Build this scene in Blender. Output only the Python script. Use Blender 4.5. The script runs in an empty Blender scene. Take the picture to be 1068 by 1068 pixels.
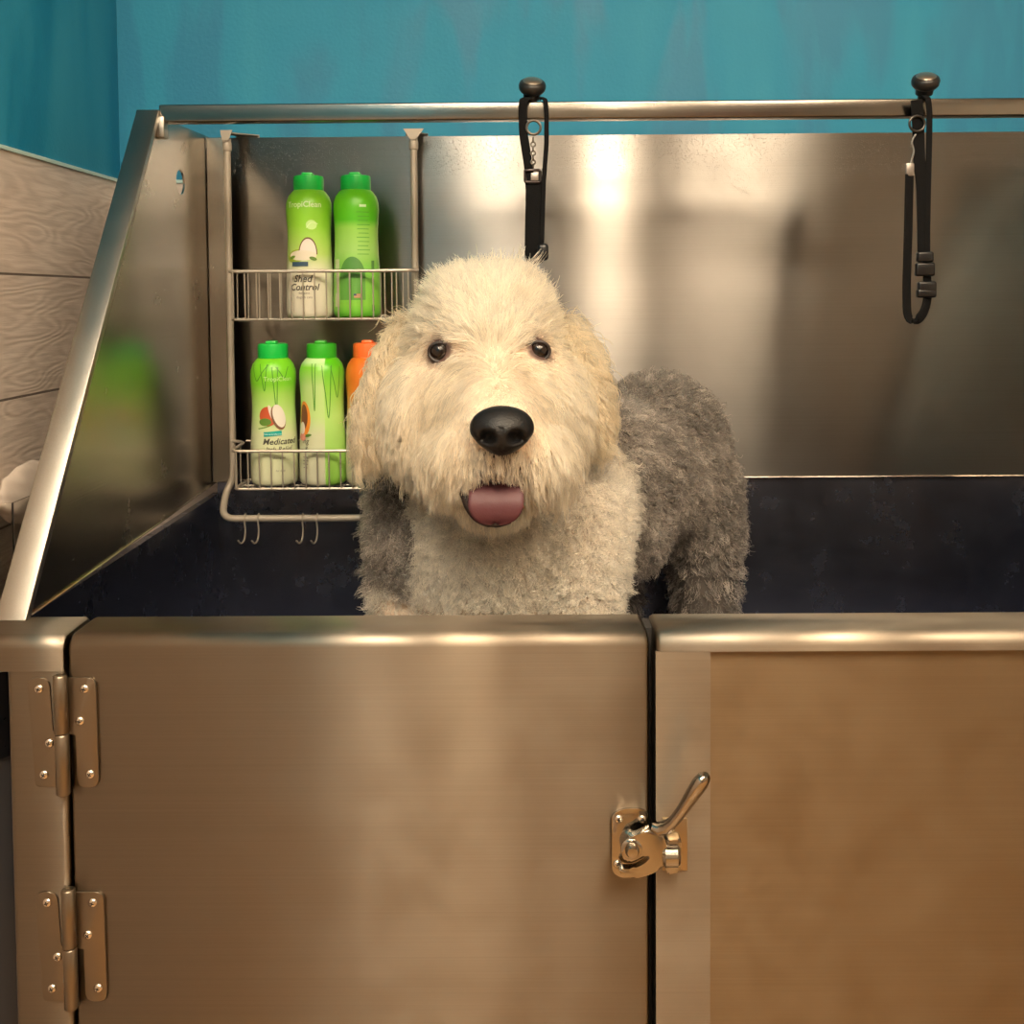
import bpy, bmesh, math, random
import numpy as np
from mathutils import Vector, Matrix, Euler, kdtree
from mathutils.geometry import tessellate_polygon
random.seed(4); rng = np.random.default_rng(7)
PI = math.pi
C = bpy.context.scene.collection
H = 1.30            # height of the eye above the room floor
F = 1068.0

# ------------------------------------------------------------------ camera
cam_d = bpy.data.cameras.new('camera'); cam = bpy.data.objects.new('camera', cam_d); C.objects.link(cam)
cam_d.sensor_width = 36; cam_d.lens = 36.0; cam_d.shift_y = -178.0/1068.0; cam_d.clip_start = 0.05
cam.location = (0, 0, H)
fwd_pitch = math.radians(-2.45); yaw = math.radians(0.32); roll = math.radians(-0.40)
R = (Matrix.Rotation(yaw, 3, 'Z') @ Matrix.Rotation(PI/2 + fwd_pitch, 3, 'X') @ Matrix.Rotation(roll, 3, 'Z'))
cam.rotation_euler = R.to_euler()
bpy.context.scene.camera = cam

def P(px, py, d):
    """point at distance d into the room (world y) seen at that place of the picture"""
    v = R @ Vector(((px-534.0)/F, (356.0-py)/F, -1.0))
    return Vector((v.x*d/v.y, d, H + v.z*d/v.y))
def Pz(px, py, z):
    v = R @ Vector(((px-534.0)/F, (356.0-py)/F, -1.0))
    s = (z-H)/v.z
    return Vector((v.x*s, v.y*s, z))
def S(d): return d/F

# ------------------------------------------------------------------ helpers
def link(name, me, mats, parent=None):
    o = bpy.data.objects.new(name, me); C.objects.link(o)
    if not isinstance(mats, (list, tuple)): mats = [mats]
    for m in mats:
        if m is not None: me.materials.append(m)
    if parent is not None: o.parent = parent
    return o
def bm_obj(name, bm, mats, parent=None, smooth=True, angle=40):
    bmesh.ops.recalc_face_normals(bm, faces=bm.faces)
    me = bpy.data.meshes.new(name); bm.to_mesh(me); bm.free()
    if smooth:
        for p in me.polygons: p.use_smooth = True
        me.set_sharp_from_angle(angle=math.radians(angle))
    o = link(name, me, mats)
    if parent is not None:
        o.parent = parent; o.matrix_parent_inverse = parent.matrix_basis.inverted()
    return o
def tag(o, label, cat, group=None):
    o['label'] = label; o['category'] = cat
    if group: o['group'] = group
    return o
def thing(name, label, cat, loc, group=None):
    o = bpy.data.objects.new(name, None); C.objects.link(o); o.location = loc
    o.empty_display_size = .05
    return tag(o, label, cat, group)
def struct(o): o['kind'] = 'structure'; return o

def box(bm, x0, x1, y0, y1, z0, z1, r=0.0, seg=3, mat=0):
    g = bmesh.ops.create_cube(bm, size=1.0)
    vs = g['verts']
    for v in vs:
        v.co = Vector(((x0+x1)/2 + v.co.x*(x1-x0), (y0+y1)/2 + v.co.y*(y1-y0), (z0+z1)/2 + v.co.z*(z1-z0)))
    fs = set(f for v in vs for f in v.link_faces)
    if mat:
        for f in fs: f.material_index = mat
    if r > 0:
        es = list(set(e for v in vs for e in v.link_edges))
        bmesh.ops.bevel(bm, geom=es, offset=r, segments=seg, profile=0.5, affect='EDGES', clamp_overlap=True, material=-1)
def tube(bm, pts, r, seg=8, closed=False, caps=True, flat=1.0):
    pts = [Vector(p) for p in pts]; n = len(pts)
    rings = []
    up = None
    for i, p in enumerate(pts):
        a = pts[(i-1) % n] if (closed or i > 0) else p
        b = pts[(i+1) % n] if (closed or i < n-1) else p
        t = (b-a).normalized()
        if up is None:
            up = Vector((0, 0, 1)) if abs(t.z) < .9 else Vector((0, 1, 0))
        s = t.cross(up)
        if s.length < 1e-6: s = t.orthogonal()
        s.normalize(); up = s.cross(t).normalized()
        rr = r[i] if isinstance(r, (list, tuple)) else r
        rings.append([bm.verts.new(p + (s*math.cos(2*PI*k/seg) + up*math.sin(2*PI*k/seg)*flat)*rr) for k in range(seg)])
    m = n if closed else n-1
    for i in range(m):
        A, B = rings[i], rings[(i+1) % n]
        for k in range(seg):
            bm.faces.new((A[k], A[(k+1) % seg], B[(k+1) % seg], B[k]))
    if caps and not closed:
        bm.faces.new(rings[0][::-1]); bm.faces.new(rings[-1])
def smooth_path(pts, n=6):
    """Catmull-Rom through the points"""
    P_ = [Vector(p) for p in pts]; out = []
    for i in range(len(P_)-1):
        p0 = P_[max(i-1, 0)]; p1 = P_[i]; p2 = P_[i+1]; p3 = P_[min(i+2, len(P_)-1)]
        for k in range(n):
            t = k/n
            out.append(.5*((2*p1) + (p2-p0)*t + (2*p0-5*p1+4*p2-p3)*t*t + (3*p1-p0-3*p2+p3)*t**3))
    out.append(P_[-1]); return out
def round_path(pts, r, n=5):
    """polyline with rounded corners"""
    pts = [Vector(p) for p in pts]; out = [pts[0]]
    for i in range(1, len(pts)-1):
        a, b, c = pts[i-1], pts[i], pts[i+1]
        d1 = min(r, (a-b).length*.49); d2 = min(r, (c-b).length*.49)
        s = b+(a-b).normalized()*d1; e = b+(c-b).normalized()*d2
        for k in range(n+1):
            t = k/n; out.append((1-t)**2*s + 2*t*(1-t)*b + t*t*e)
    out.append(pts[-1]); return out
def strap(bm, pts, w, th, wdir, r=None):
    """flat webbing of width w along wdir and thickness th following pts"""
    pts = [Vector(p) for p in pts]; wdir = Vector(wdir).normalized(); rings = []
    for i, p in enumerate(pts):
        a = pts[max(i-1, 0)]; b = pts[min(i+1, len(pts)-1)]
        t = (b-a).normalized(); wd = (wdir - t*wdir.dot(t)).normalized(); nn = t.cross(wd).normalized()
        rings.append([bm.verts.new(p+wd*(w/2)*sx+nn*(th/2)*sy) for sx, sy in ((-1, -.6), (-.9, -1), (.9, -1), (1, -.6), (1, .6), (.9, 1), (-.9, 1), (-1, .6))])
    for A, B in zip(rings, rings[1:]):
        for k in range(8): bm.faces.new((A[k], A[(k+1) % 8], B[(k+1) % 8], B[k]))
    bm.faces.new(rings[0][::-1]); bm.faces.new(rings[-1])
def lathe(bm, prof, origin=(0, 0, 0), seg=32, axis=None, mat=0, sx=1, sy=1):
    """profile of (radius, height); axis turns the height direction"""
    M = Matrix.Identity(3)
    if axis is not None: M = Vector((0, 0, 1)).rotation_difference(Vector(axis)).to_matrix()
    o = Vector(origin); rings = []
    for r, z in prof:
        if r < 1e-6: rings.append([bm.verts.new(o + M @ Vector((0, 0, z)))])
        else: rings.append([bm.verts.new(o + M @ Vector((r*sx*math.cos(2*PI*k/seg), r*sy*math.sin(2*PI*k/seg), z))) for k in range(seg)])
    fs = []
    for A, B in zip(rings, rings[1:]):
        for k in range(seg):
            k2 = (k+1) % seg
            if len(A) == 1 and len(B) == 1: continue
            if len(A) == 1: fs.append(bm.faces.new((A[0], B[k], B[k2])))
            elif len(B) == 1: fs.append(bm.faces.new((A[k], A[k2], B[0])))
            else: fs.append(bm.faces.new((A[k], A[k2], B[k2], B[k])))
    if len(rings[0]) > 1: fs.append(bm.faces.new(rings[0][::-1]))
    if len(rings[-1]) > 1: fs.append(bm.faces.new(rings[-1]))
    for f in fs: f.material_index = mat
def round_poly(pts, rad, n=6):
    """2D polygon with rounded corners; rad one number or one per corner"""
    out = []; N = len(pts)
    for i in range(N):
        a = Vector(pts[i-1]); b = Vector(pts[i]); c = Vector(pts[(i+1) % N])
        r = rad[i] if isinstance(rad, (list, tuple)) else rad
        if r <= 0: out.append(b); continue
        d = min(r, (a-b).length*.5, (c-b).length*.5)
        s = b+(a-b).normalized()*d; e = b+(c-b).normalized()*d
        for k in range(n+1):
            t = k/n; out.append((1-t)**2*s + 2*t*(1-t)*b + t*t*e)
    return out
def plate(bm, poly_xz, y0, y1, bevel=0.0):
    """extruded outline in the xz plane from y0 (front) to y1"""
    A = [bm.verts.new((p[0], y0, p[1])) for p in poly_xz]; B = [bm.verts.new((p[0], y1, p[1])) for p in poly_xz]
    n = len(A); f = bm.faces.new(A); bm.faces.new(B[::-1])
    for k in range(n): bm.faces.new((A[k], B[k], B[(k+1) % n], A[(k+1) % n]))
    if bevel > 0: bmesh.ops.bevel(bm, geom=list(f.edges), offset=bevel, segments=2, profile=.5, affect='EDGES', clamp_overlap=True)
def pxpoly(pts, d): return [(P(a, b, d).x, P(a, b, d).z) for a, b in pts]

# ------------------------------------------------------------------ materials
def mat_new(name):
    m = bpy.data.materials.new(name); m.use_nodes = True; nt = m.node_tree
    return m, nt, nt.nodes['Principled BSDF']
def N(nt, t, **kw):
    n = nt.nodes.new(t)
    for k, v in kw.items():
        if k in n.inputs: n.inputs[k].default_value = v
        else: setattr(n, k, v)
    return n
def L(nt, a, b): nt.links.new(a, b)
def simple(name, col, rough=.5, metal=0.0, spec=.5, bump=0, bscale=200, coat=0):
    m, nt, b = mat_new(name)
    b.inputs['Base Color'].default_value = (*col, 1); b.inputs['Roughness'].default_value = rough
    b.inputs['Metallic'].default_value = metal; b.inputs['Specular IOR Level'].default_value = spec
    b.inputs['Coat Weight'].default_value = coat
    tc = N(nt, 'ShaderNodeTexCoord'); no = N(nt, 'ShaderNodeTexNoise', Scale=bscale, Detail=3.0); L(nt, tc.outputs['Object'], no.inputs['Vector'])
    mr = N(nt, 'ShaderNodeMapRange'); mr.inputs['To Min'].default_value = max(0, rough-.06); mr.inputs['To Max'].default_value = min(1, rough+.06)
    L(nt, no.outputs['Fac'], mr.inputs['Value']); L(nt, mr.outputs['Result'], b.inputs['Roughness'])
    if bump:
        bp = N(nt, 'ShaderNodeBump', Strength=bump, Distance=.001); L(nt, no.outputs['Fac'], bp.inputs['Height']); L(nt, bp.outputs['Normal'], b.inputs['Normal'])
    return m
def ramp(nt, stops, interp='LINEAR'):
    r = N(nt, 'ShaderNodeValToRGB'); r.color_ramp.interpolation = interp; e = r.color_ramp.elements
    while len(e) > 1: e.remove(e[-1])
    e[0].position = stops[0][0]; e[0].color = (*stops[0][1], 1)
    for p, c in stops[1:]:
        q = e.new(p); q.color = (*c, 1)
    return r
def steel(name, col=(.60, .565, .52), rough=.3, aniso=.75, wave=.25, brush=.35, spots=0.0, axis='x', wavescale=5.0):
    """brushed stainless steel; the brushing runs along axis, so reflections are drawn out across it"""
    m, nt, b = mat_new(name)
    b.inputs['Metallic'].default_value = 1.0
    b.inputs['Anisotropic'].default_value = aniso
    tg = N(nt, 'ShaderNodeCombineXYZ')
    for k, v in zip('XYZ', {'x': (0, .5, .87), 'y': (.5, 0, .87), 'z': (.8, .6, 0)}[axis]): tg.inputs[k].default_value = v
    L(nt, tg.outputs[0], b.inputs['Tangent'])
    geo = N(nt, 'ShaderNodeNewGeometry')
    mp = N(nt, 'ShaderNodeMapping'); L(nt, geo.outputs['Position'], mp.inputs['Vector'])
    sc = {'x': (3, 900, 900), 'y': (900, 3, 900), 'z': (900, 900, 3)}[axis]
    mp.inputs['Scale'].default_value = sc
    br = N(nt, 'ShaderNodeTexNoise', Scale=1.0, Detail=2.0); L(nt, mp.outputs[0], br.inputs['Vector'])
    big = N(nt, 'ShaderNodeTexNoise', Scale=wavescale, Detail=1.5); L(nt, geo.outputs['Position'], big.inputs['Vector'])
    blot = N(nt, 'ShaderNodeTexNoise', Scale=14.0, Detail=6.0); blot.inputs['Roughness'].default_value = .65
    L(nt, geo.outputs['Position'], blot.inputs['Vector'])
    # roughness: worn and smeared
    mr = N(nt, 'ShaderNodeMapRange'); mr.inputs['From Min'].default_value = .3; mr.inputs['From Max'].default_value = .7
    mr.inputs['To Min'].default_value = rough*.9; mr.inputs['To Max'].default_value = rough*1.12
    L(nt, blot.outputs['Fac'], mr.inputs['Value']); L(nt, mr.outputs[0], b.inputs['Roughness'])
    # colour: faint brushing and smears
    r = ramp(nt, [(.25, tuple(c*.90 for c in col)), (.75, tuple(min(1, c*1.07) for c in col))])
    mx = N(nt, 'ShaderNodeMix', data_type='FLOAT'); mx.inputs[0].default_value = .45
    L(nt, br.outputs['Fac'], mx.inputs[2]); L(nt, blot.outputs['Fac'], mx.inputs[3]); L(nt, mx.outputs[0], r.inputs[0])
    L(nt, r.outputs[0], b.inputs['Base Color'])
    b1 = N(nt, 'ShaderNodeBump', Strength=wave, Distance=.02); L(nt, big.outputs['Fac'], b1.inputs['Height'])
    b2 = N(nt, 'ShaderNodeBump', Strength=brush, Distance=.0002); L(nt, br.outputs['Fac'], b2.inputs['Height']); L(nt, b1.outputs[0], b2.inputs['Normal'])
    last = b2
    if spots > 0:   # beads of water, thick near the upper edge
        vo = N(nt, 'ShaderNodeTexVoronoi', Scale=380.0); L(nt, geo.outputs['Position'], vo.inputs['Vector'])
        vr = N(nt, 'ShaderNodeMapRange'); vr.inputs['From Min'].default_value = .0; vr.inputs['From Max'].default_value = .26; vr.inputs['To Min'].default_value = 1; vr.inputs['To Max'].default_value = 0
        L(nt, vo.outputs['Distance'], vr.inputs['Value'])
        sx = N(nt, 'ShaderNodeSeparateXYZ'); L(nt, geo.outputs['Position'], sx.inputs[0])
        hz = N(nt, 'ShaderNodeMapRange'); hz.inputs['From Min'].default_value = H+.10; hz.inputs['From Max'].default_value = H+.27
        L(nt, sx.outputs['Z'], hz.inputs['Value'])
        nn = N(nt, 'ShaderNodeTexNoise', Scale=18.0, Detail=3.0); L(nt, geo.outputs['Position'], nn.inputs['Vector'])
        ad = N(nt, 'ShaderNodeMath', operation='ADD'); L(nt, hz.outputs[0], ad.inputs[0]); L(nt, nn.outputs['Fac'], ad.inputs[1])
        st = N(nt, 'ShaderNodeMapRange'); st.inputs['From Min'].default_value = 1.0; st.inputs['From Max'].default_value = 1.35; L(nt, ad.outputs[0], st.inputs['Value'])
        mu = N(nt, 'ShaderNodeMath', operation='MULTIPLY'); L(nt, st.outputs[0], mu.inputs[0]); L(nt, vr.outputs[0], mu.inputs[1])
        b3 = N(nt, 'ShaderNodeBump', Strength=spots, Distance=.0012); L(nt, mu.outputs[0], b3.inputs['Height']); L(nt, last.outputs[0], b3.inputs['Normal']); last = b3
    L(nt, last.outputs[0], b.inputs['Normal'])
    return m

M_front = steel('brushed_steel_front', (.225, .190, .150), rough=.36, aniso=.95, wave=.05, wavescale=3.0)
M_panel = steel('brushed_steel_panel', (.215, .160, .102), rough=.44, wave=.03, wavescale=3)
M_back = steel('brushed_steel_splashback', (.31, .295, .278), rough=.33, aniso=1.0, wave=.05, spots=.8, wavescale=4)
M_side = steel('brushed_steel_side', (.36, .33, .28), rough=.25, wave=.10, axis='y', aniso=.5)
M_basin = steel('steel_basin', (.20, .22, .30), rough=.26, wave=.05, aniso=.4)
M_trim = steel('steel_trim', (.34, .315, .28), rough=.36, wave=.05, axis='y', aniso=.3)
M_bar = steel('steel_bar', (.25, .23, .205), rough=.20, wave=.10, aniso=.0)
M_polish = simple('polished_steel', (.38, .345, .30), .14, 1.0)
M_hinge = simple('satin_steel', (.235, .195, .15), .34, 1.0)
M_screw = simple('screw_steel', (.66, .60, .52), .2, 1.0)
M_dark = simple('recess_shade', (.015, .013, .012), .8)  # near-black painted as shade in the gate gaps and screw slots
M_wire = simple('coated_wire', (.46, .41, .35), .38, .6)
M_tube = simple('satin_tube', (.36, .315, .26), .5, .3)
M_black = simple('black_webbing', (.003, .003, .0035), .9, spec=.2, bump=.6, bscale=900)
M_blackpl = simple('black_plastic', (.004, .004, .005), .3)
M_rubber = simple('unseen_navy_mat', (.012, .018, .05), .5, bump=.4, bscale=60)
M_nose = None

def paint(name):
    m, nt, b = mat_new(name)
    geo = N(nt, 'ShaderNodeNewGeometry')
    mp = N(nt, 'ShaderNodeMapping'); mp.inputs['Scale'].default_value = (7, 7, 1.6); L(nt, geo.outputs['Position'], mp.inputs['Vector'])
    no = N(nt, 'ShaderNodeTexNoise', Scale=1.2, Detail=4.0); no.inputs['Roughness'].default_value = .5; no.inputs['Distortion'].default_value = .4
    L(nt, mp.outputs[0], no.inputs['Vector'])
    r = ramp(nt, [(.44, (.003, .165, .30)), (.52, (.009, .205, .345)), (.75, (.022, .240, .375))])
    L(nt, no.outputs['Fac'], r.inputs[0]); L(nt, r.outputs[0], b.inputs['Base Color'])
    rr = N(nt, 'ShaderNodeMapRange'); rr.inputs['From Min'].default_value = .46; rr.inputs['From Max'].default_value = .54
    rr.inputs['To Min'].default_value = .55; rr.inputs['To Max'].default_value = .70; L(nt, no.outputs['Fac'], rr.inputs['Value']); L(nt, rr.outputs[0], b.inputs['Roughness'])
    fi = N(nt, 'ShaderNodeTexNoise', Scale=160.0, Detail=2.0); L(nt, geo.outputs['Position'], fi.inputs['Vector'])
    bp = N(nt, 'ShaderNodeBump', Strength=.25, Distance=.002); L(nt, fi.outputs['Fac'], bp.inputs['Height']); L(nt, bp.outputs[0], b.inputs['Normal'])
    return m
M_paint = paint('teal_wall_paint')

def wood_tile(name, swap, ztop):
    """grey-brown wood-look plank tile; u runs along the wall, v up"""
    m, nt, b = mat_new(name)
    geo = N(nt, 'ShaderNodeNewGeometry'); sx = N(nt, 'ShaderNodeSeparateXYZ'); L(nt, geo.outputs['Position'], sx.inputs[0])
    cb = N(nt, 'ShaderNodeCombineXYZ'); L(nt, sx.outputs['Y' if swap else 'X'], cb.inputs['X'])
    sb = N(nt, 'ShaderNodeMath', operation='SUBTRACT'); L(nt, sx.outputs['Z'], sb.inputs[0]); sb.inputs[1].default_value = ztop
    L(nt, sb.outputs[0], cb.inputs['Y'])
    bk = N(nt, 'ShaderNodeTexBrick', Scale=1.0); bk.offset = .37
    bk.inputs['Brick Width'].default_value = 1.3; bk.inputs['Row Height'].default_value = .166; bk.inputs['Mortar Size'].default_value = .0018
    bk.inputs['Mortar Smooth'].default_value = .2
    L(nt, cb.outputs[0], bk.inputs['Vector'])
    bk.inputs['Color1'].default_value = (0, 0, 0, 1); bk.inputs['Color2'].default_value = (1, 1, 1, 1)
    # per plank shift of the grain
    rowd = N(nt, 'ShaderNodeMath', operation='DIVIDE'); L(nt, sb.outputs[0], rowd.inputs[0]); rowd.inputs[1].default_value = .166
    rowf = N(nt, 'ShaderNodeMath', operation='FLOOR'); L(nt, rowd.outputs[0], rowf.inputs[0])
    rowm = N(nt, 'ShaderNodeMath', operation='MULTIPLY'); L(nt, rowf.outputs[0], rowm.inputs[0]); rowm.inputs[1].default_value = 7.3
    cb2 = N(nt, 'ShaderNodeCombineXYZ'); L(nt, sx.outputs['Y' if swap else 'X'], cb2.inputs['X']); L(nt, sb.outputs[0], cb2.inputs['Y']); L(nt, rowm.outputs[0], cb2.inputs['Z'])
    mp = N(nt, 'ShaderNodeMapping'); mp.inputs['Scale'].default_value = (2.2, 9, 1); L(nt, cb2.outputs[0], mp.inputs['Vector'])
    warp = N(nt, 'ShaderNodeTexNoise', Scale=1.3, Detail=2.0); L(nt, mp.outputs[0], warp.inputs['Vector'])
    wm = N(nt, 'ShaderNodeMath', operation='MULTIPLY'); L(nt, warp.outputs['Fac'], wm.inputs[0]); wm.inputs[1].default_value = 26.0
    fr = N(nt, 'ShaderNodeMath', operation='SINE')
    m2 = N(nt, 'ShaderNodeMath', operation='MULTIPLY'); L(nt, wm.outputs[0], m2.inputs[0]); m2.inputs[1].default_value = 4.5; L(nt, m2.outputs[0], fr.inputs[0])
    mp3 = N(nt, 'ShaderNodeMapping'); mp3.inputs['Scale'].default_value = (14, 160, 1); L(nt, cb2.outputs[0], mp3.inputs['Vector'])
    fine = N(nt, 'ShaderNodeTexNoise', Scale=1.0, Detail=4.0); L(nt, mp3.outputs[0], fine.inputs['Vector'])
    mm = N(nt, 'ShaderNodeMapRange'); mm.inputs['From Min'].default_value = -1; mm.inputs['From Max'].default_value = 1; L(nt, fr.outputs[0], mm.inputs['Value'])
    mx = N(nt, 'ShaderNodeMix', data_type='FLOAT'); mx.inputs[0].default_value = .74; L(nt, mm.outputs[0], mx.inputs[2]); L(nt, fine.outputs['Fac'], mx.inputs[3])
    r = ramp(nt, [(.10, (.40, .335, .285)), (.55, (.56, .48, .42)), (.95, (.66, .575, .51))]); L(nt, mx.outputs[0], r.inputs[0])
    cm = N(nt, 'ShaderNodeMix', data_type='RGBA'); L(nt, bk.outputs['Fac'], cm.inputs[0]); L(nt, r.outputs[0], cm.inputs[6]); cm.inputs[7].default_value = (.11, .085, .07, 1)
    L(nt, cm.outputs[2], b.inputs['Base Color']); b.inputs['Roughness'].default_value = .42
    ad = N(nt, 'ShaderNodeMath', operation='MULTIPLY_ADD'); L(nt, bk.outputs['Fac'], ad.inputs[0]); ad.inputs[1].default_value = -1.5; L(nt, mx.outputs[0], ad.inputs[2])
    bp = N(nt, 'ShaderNodeBump', Strength=.35, Distance=.0025); L(nt, ad.outputs[0], bp.inputs['Height']); L(nt, bp.outputs[0], b.inputs['Normal'])
    return m

# ------------------------------------------------------------------ the room
XL = P(125, 100, 1.76).x; YB = 1.76; ZT = P(128, 190, 1.76).z
XR = 2.3; YF = -3.4; ZC = 2.75
M_tl = wood_tile('wood_look_tile_side', True, ZT); M_tb = wood_tile('wood_look_tile_back', False, ZT)
M_cream = simple('warm_white_paint', (.50, .45, .39), .7)
def two_wall(name, tile, paintm, lo, up):
    bm = bmesh.new(); box(bm, *lo); box(bm, *up, mat=1)
    return struct(bm_obj(name, bm, [tile, paintm], smooth=False))
two_wall('wall_left', M_tl, M_paint, (XL-.12, XL, YF-.1, YB+.1, 0, ZT), (XL-.12, XL-.004, YF-.1, YB+.1, ZT, ZC))
two_wall('wall_back', M_tb, M_paint, (XL, XR, YB, YB+.1, 0, ZT), (XL-.004, XR, YB+.004, YB+.1, ZT, ZC))
bm = bmesh.new(); box(bm, XR, XR+.1, YF-.1, YB+.1, 0, ZC); struct(bm_obj('wall_right', bm, M_cream, smooth=False))
bm = bmesh.new(); box(bm, XL, XR, YF-.1, YF, 0, ZC); struct(bm_obj('wall_front', bm, M_cream, smooth=False))
bm = bmesh.new(); box(bm, XL-.12, XR+.1, YF-.1, YB+.1, ZC, ZC+.1); struct(bm_obj('ceiling', bm, simple('ceiling_paint', (.55, .50, .44), .8), smooth=False))
mf, nt, b = mat_new('tan_plank_floor')
tc = N(nt, 'ShaderNodeTexCoord'); bk = N(nt, 'ShaderNodeTexBrick', Scale=1.0); bk.inputs['Brick Width'].default_value = 1.2; bk.inputs['Row Height'].default_value = .18; bk.inputs['Mortar Size'].default_value = .002
bk.inputs['Color1'].default_value = (.40, .235, .10, 1); bk.inputs['Color2'].default_value = (.34, .20, .085, 1); bk.inputs['Mortar'].default_value = (.12, .08, .05, 1)
L(nt, tc.outputs['Object'], bk.inputs['Vector']); L(nt, bk.outputs['Color'], b.inputs['Base Color']); b.inputs['Roughness'].default_value = .4
bm = bmesh.new(); box(bm, XL-.12, XR+.1, YF-.1, YB+.1, -.1, 0); struct(bm_obj('floor', bm, mf, smooth=False))
# sealant line where the tile stops
M_caulk = simple('pale_sealant', (.42, .58, .56), .5)
bm = bmesh.new()
box(bm, XL-.003, XL+.003, YF, YB, ZT-.003, ZT+.003, .001, 2); box(bm, XL, XR, YB-.003, YB+.003, ZT-.003, ZT+.003, .001, 2)
struct(bm_obj('trim_1', bm, M_caulk, smooth=False))
# unseen rose door and teal frame, invented to colour the steel's soft reflections
bm = bmesh.new(); box(bm, .95, 1.85, YF-.001, YF+.04, 0, 2.05, .004, 2); struct(bm_obj('reflection_door_1', bm, simple('rose_reflection_door', (.30, .17, .15), .5)))
bm = bmesh.new(); box(bm, .88, .95, YF, YF+.05, 0, 2.12, .003, 2); box(bm, 1.85, 1.92, YF, YF+.05, 0, 2.12, .003, 2); box(bm, .95, 1.85, YF, YF+.05, 2.05, 2.12, .003, 2)
struct(bm_obj('reflection_trim_2', bm, simple('teal_reflection_frame', (.02, .13, .17), .5)))

# ceiling lamps
def lamp_mat(name, col, power):
    m, nt, b = mat_new(name); b.inputs['Base Color'].default_value = (.8, .8, .8, 1)
    b.inputs['Emission Color'].default_value = (*col, 1); b.inputs['Emission Strength'].default_value = power
    return m
def ceiling_lamp(x, y, rx, ry, m, label):
    t = thing('ceiling_light', label, 'ceiling light', (x, y, ZC))
    bm = bmesh.new(); box(bm, x-rx, x+rx, y-ry, y+ry, ZC-.035, ZC-.030, .002, 1); bm_obj('diffuser', bm, m, t)
    bm = bmesh.new()
    for a in ((x-rx-.02, x-rx, y-ry-.02, y+ry+.02), (x+rx, x+rx+.02, y-ry-.02, y+ry+.02), (x-rx, x+rx, y-ry-.02, y-ry), (x-rx, x+rx, y+ry, y+ry+.02)):
        box(bm, *a, ZC-.042, ZC, .003, 2)
    bm_obj('frame', bm, M_cream, t)
    return t
LC = (1.0, .80, .56)
ceiling_lamp(.27, -.30, .085, .60, lamp_mat('lamp_over_tub', LC, 58), 'long ceiling light just above the viewer')
ceiling_lamp(.39, -2.3, .07, .70, lamp_mat('lamp_front', LC, 45), 'long ceiling light far behind the viewer')
ceiling_lamp(1.05, -.40, .34, .60, lamp_mat('fill_lamp_right', LC, 19), 'wide ceiling fill light added behind the viewer on the right')  # unseen lamp, added to light the dog from the right
ceiling_lamp(-.38, -.50, .20, .60, lamp_mat('fill_lamp_left', (1.0, .82, .60), 32), 'wide ceiling fill light added behind the viewer on the left')  # added fill with no visible source, brightens the dog's left side

# ------------------------------------------------------------------ the wash tub
DF, DB = .985, 1.05          # front face and inner edge of the front rim
DW = 1.72                    # splashback
ZR = P(400, 641, DB).z       # rim height
XSI = -.510                  # inner face of the left side
XTR = .96                    # right end of the tub
ZBF = H-.66                  # floor of the basin
ZS = P(900, 497, DW).z       # seam across the splashback
tub = thing('dog_wash_tub', 'stainless steel walk-in dog washing tub with a hinged front gate and sloped side', 'bathtub', (.2, 1.3, 0))
zt_back = P(700, 140, DW).z

# splashback
bm = bmesh.new(); box(bm, XSI+.002, XTR-.002, DW, DW+.012, ZS, zt_back, .0012, 2); bm_obj('splashback', bm, M_back, tub)
# basin: lower walls (a hair behind the splashback) and floor
bm = bmesh.new()
box(bm, XSI-.002, XTR, DW+.006, DW+.016, ZBF-.02, ZS+.02)
box(bm, XSI-.012, XSI-.001, DB-.01, DW+.016, ZBF-.02, ZR-.001)
box(bm, XTR-.001, XTR+.01, DB-.01, DW+.016, ZBF-.02, ZR-.001)
box(bm, XSI-.012, XTR+.01, DB-.01, DW+.016, ZBF-.03, ZBF-.012)
bm_obj('basin', bm, M_basin, tub, smooth=False)
bm = bmesh.new(); box(bm, XSI+.01, XTR-.01, DB+.01, DW-.005, ZBF-.012, ZBF, .003, 2); bm_obj('mat', bm, M_rubber, tub)  # unseen mat, added to darken the basin and blue its reflections

# left side sheet with a sloped front edge and an oval hole
yt0, zt0 = 1.465, P(161, 119, 1.465).z
side = [(DB-.004, ZR-.002), (yt0+.010, zt0-.002), (DW+.01, zt_back), (DW+.01, ZS), ]
hc = P(194, 190, 1.56)
bm = bmesh.new()
hole = []
for k in range(20):
    a = 2*PI*k/20; hole.append((hc.y + .020*math.cos(a), P(194, 190, hc.y).z + .019*math.sin(a)*(1.0)))
def side_sheet(bm, x0, x1, hole):
    outer = [Vector((x0, y, z)) for y, z in side]
    hv = [Vector((x0, y, z)) for y, z in hole] if hole else []
    tri = tessellate_polygon([outer, hv[::-1]] if hole else [outer])
    pts = outer + hv[::-1]
    A = [bm.verts.new(p) for p in pts]; B = [bm.verts.new((x1, p.y, p.z)) for p in pts]
    for t in tri:
        bm.faces.new([A[i] for i in t]); bm.faces.new([B[i] for i in t][::-1])
    n = len(outer)
    for k in range(n): bm.faces.new((A[k], A[(k+1) % n], B[(k+1) % n], B[k]))
    m = len(hv)
    for k in range(m): bm.faces.new((A[n+k], A[n+(k+1) % m], B[n+(k+1) % m], B[n+k]))
side_sheet(bm, XSI, XSI-.003, hole)
sp = bm_obj('side_panel', bm, M_side, tub, smooth=False)
bm = bmesh.new(); side_sheet(bm, XTR, XTR+.003, None); bm_obj('side_panel', bm, M_side, tub, smooth=False)
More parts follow.
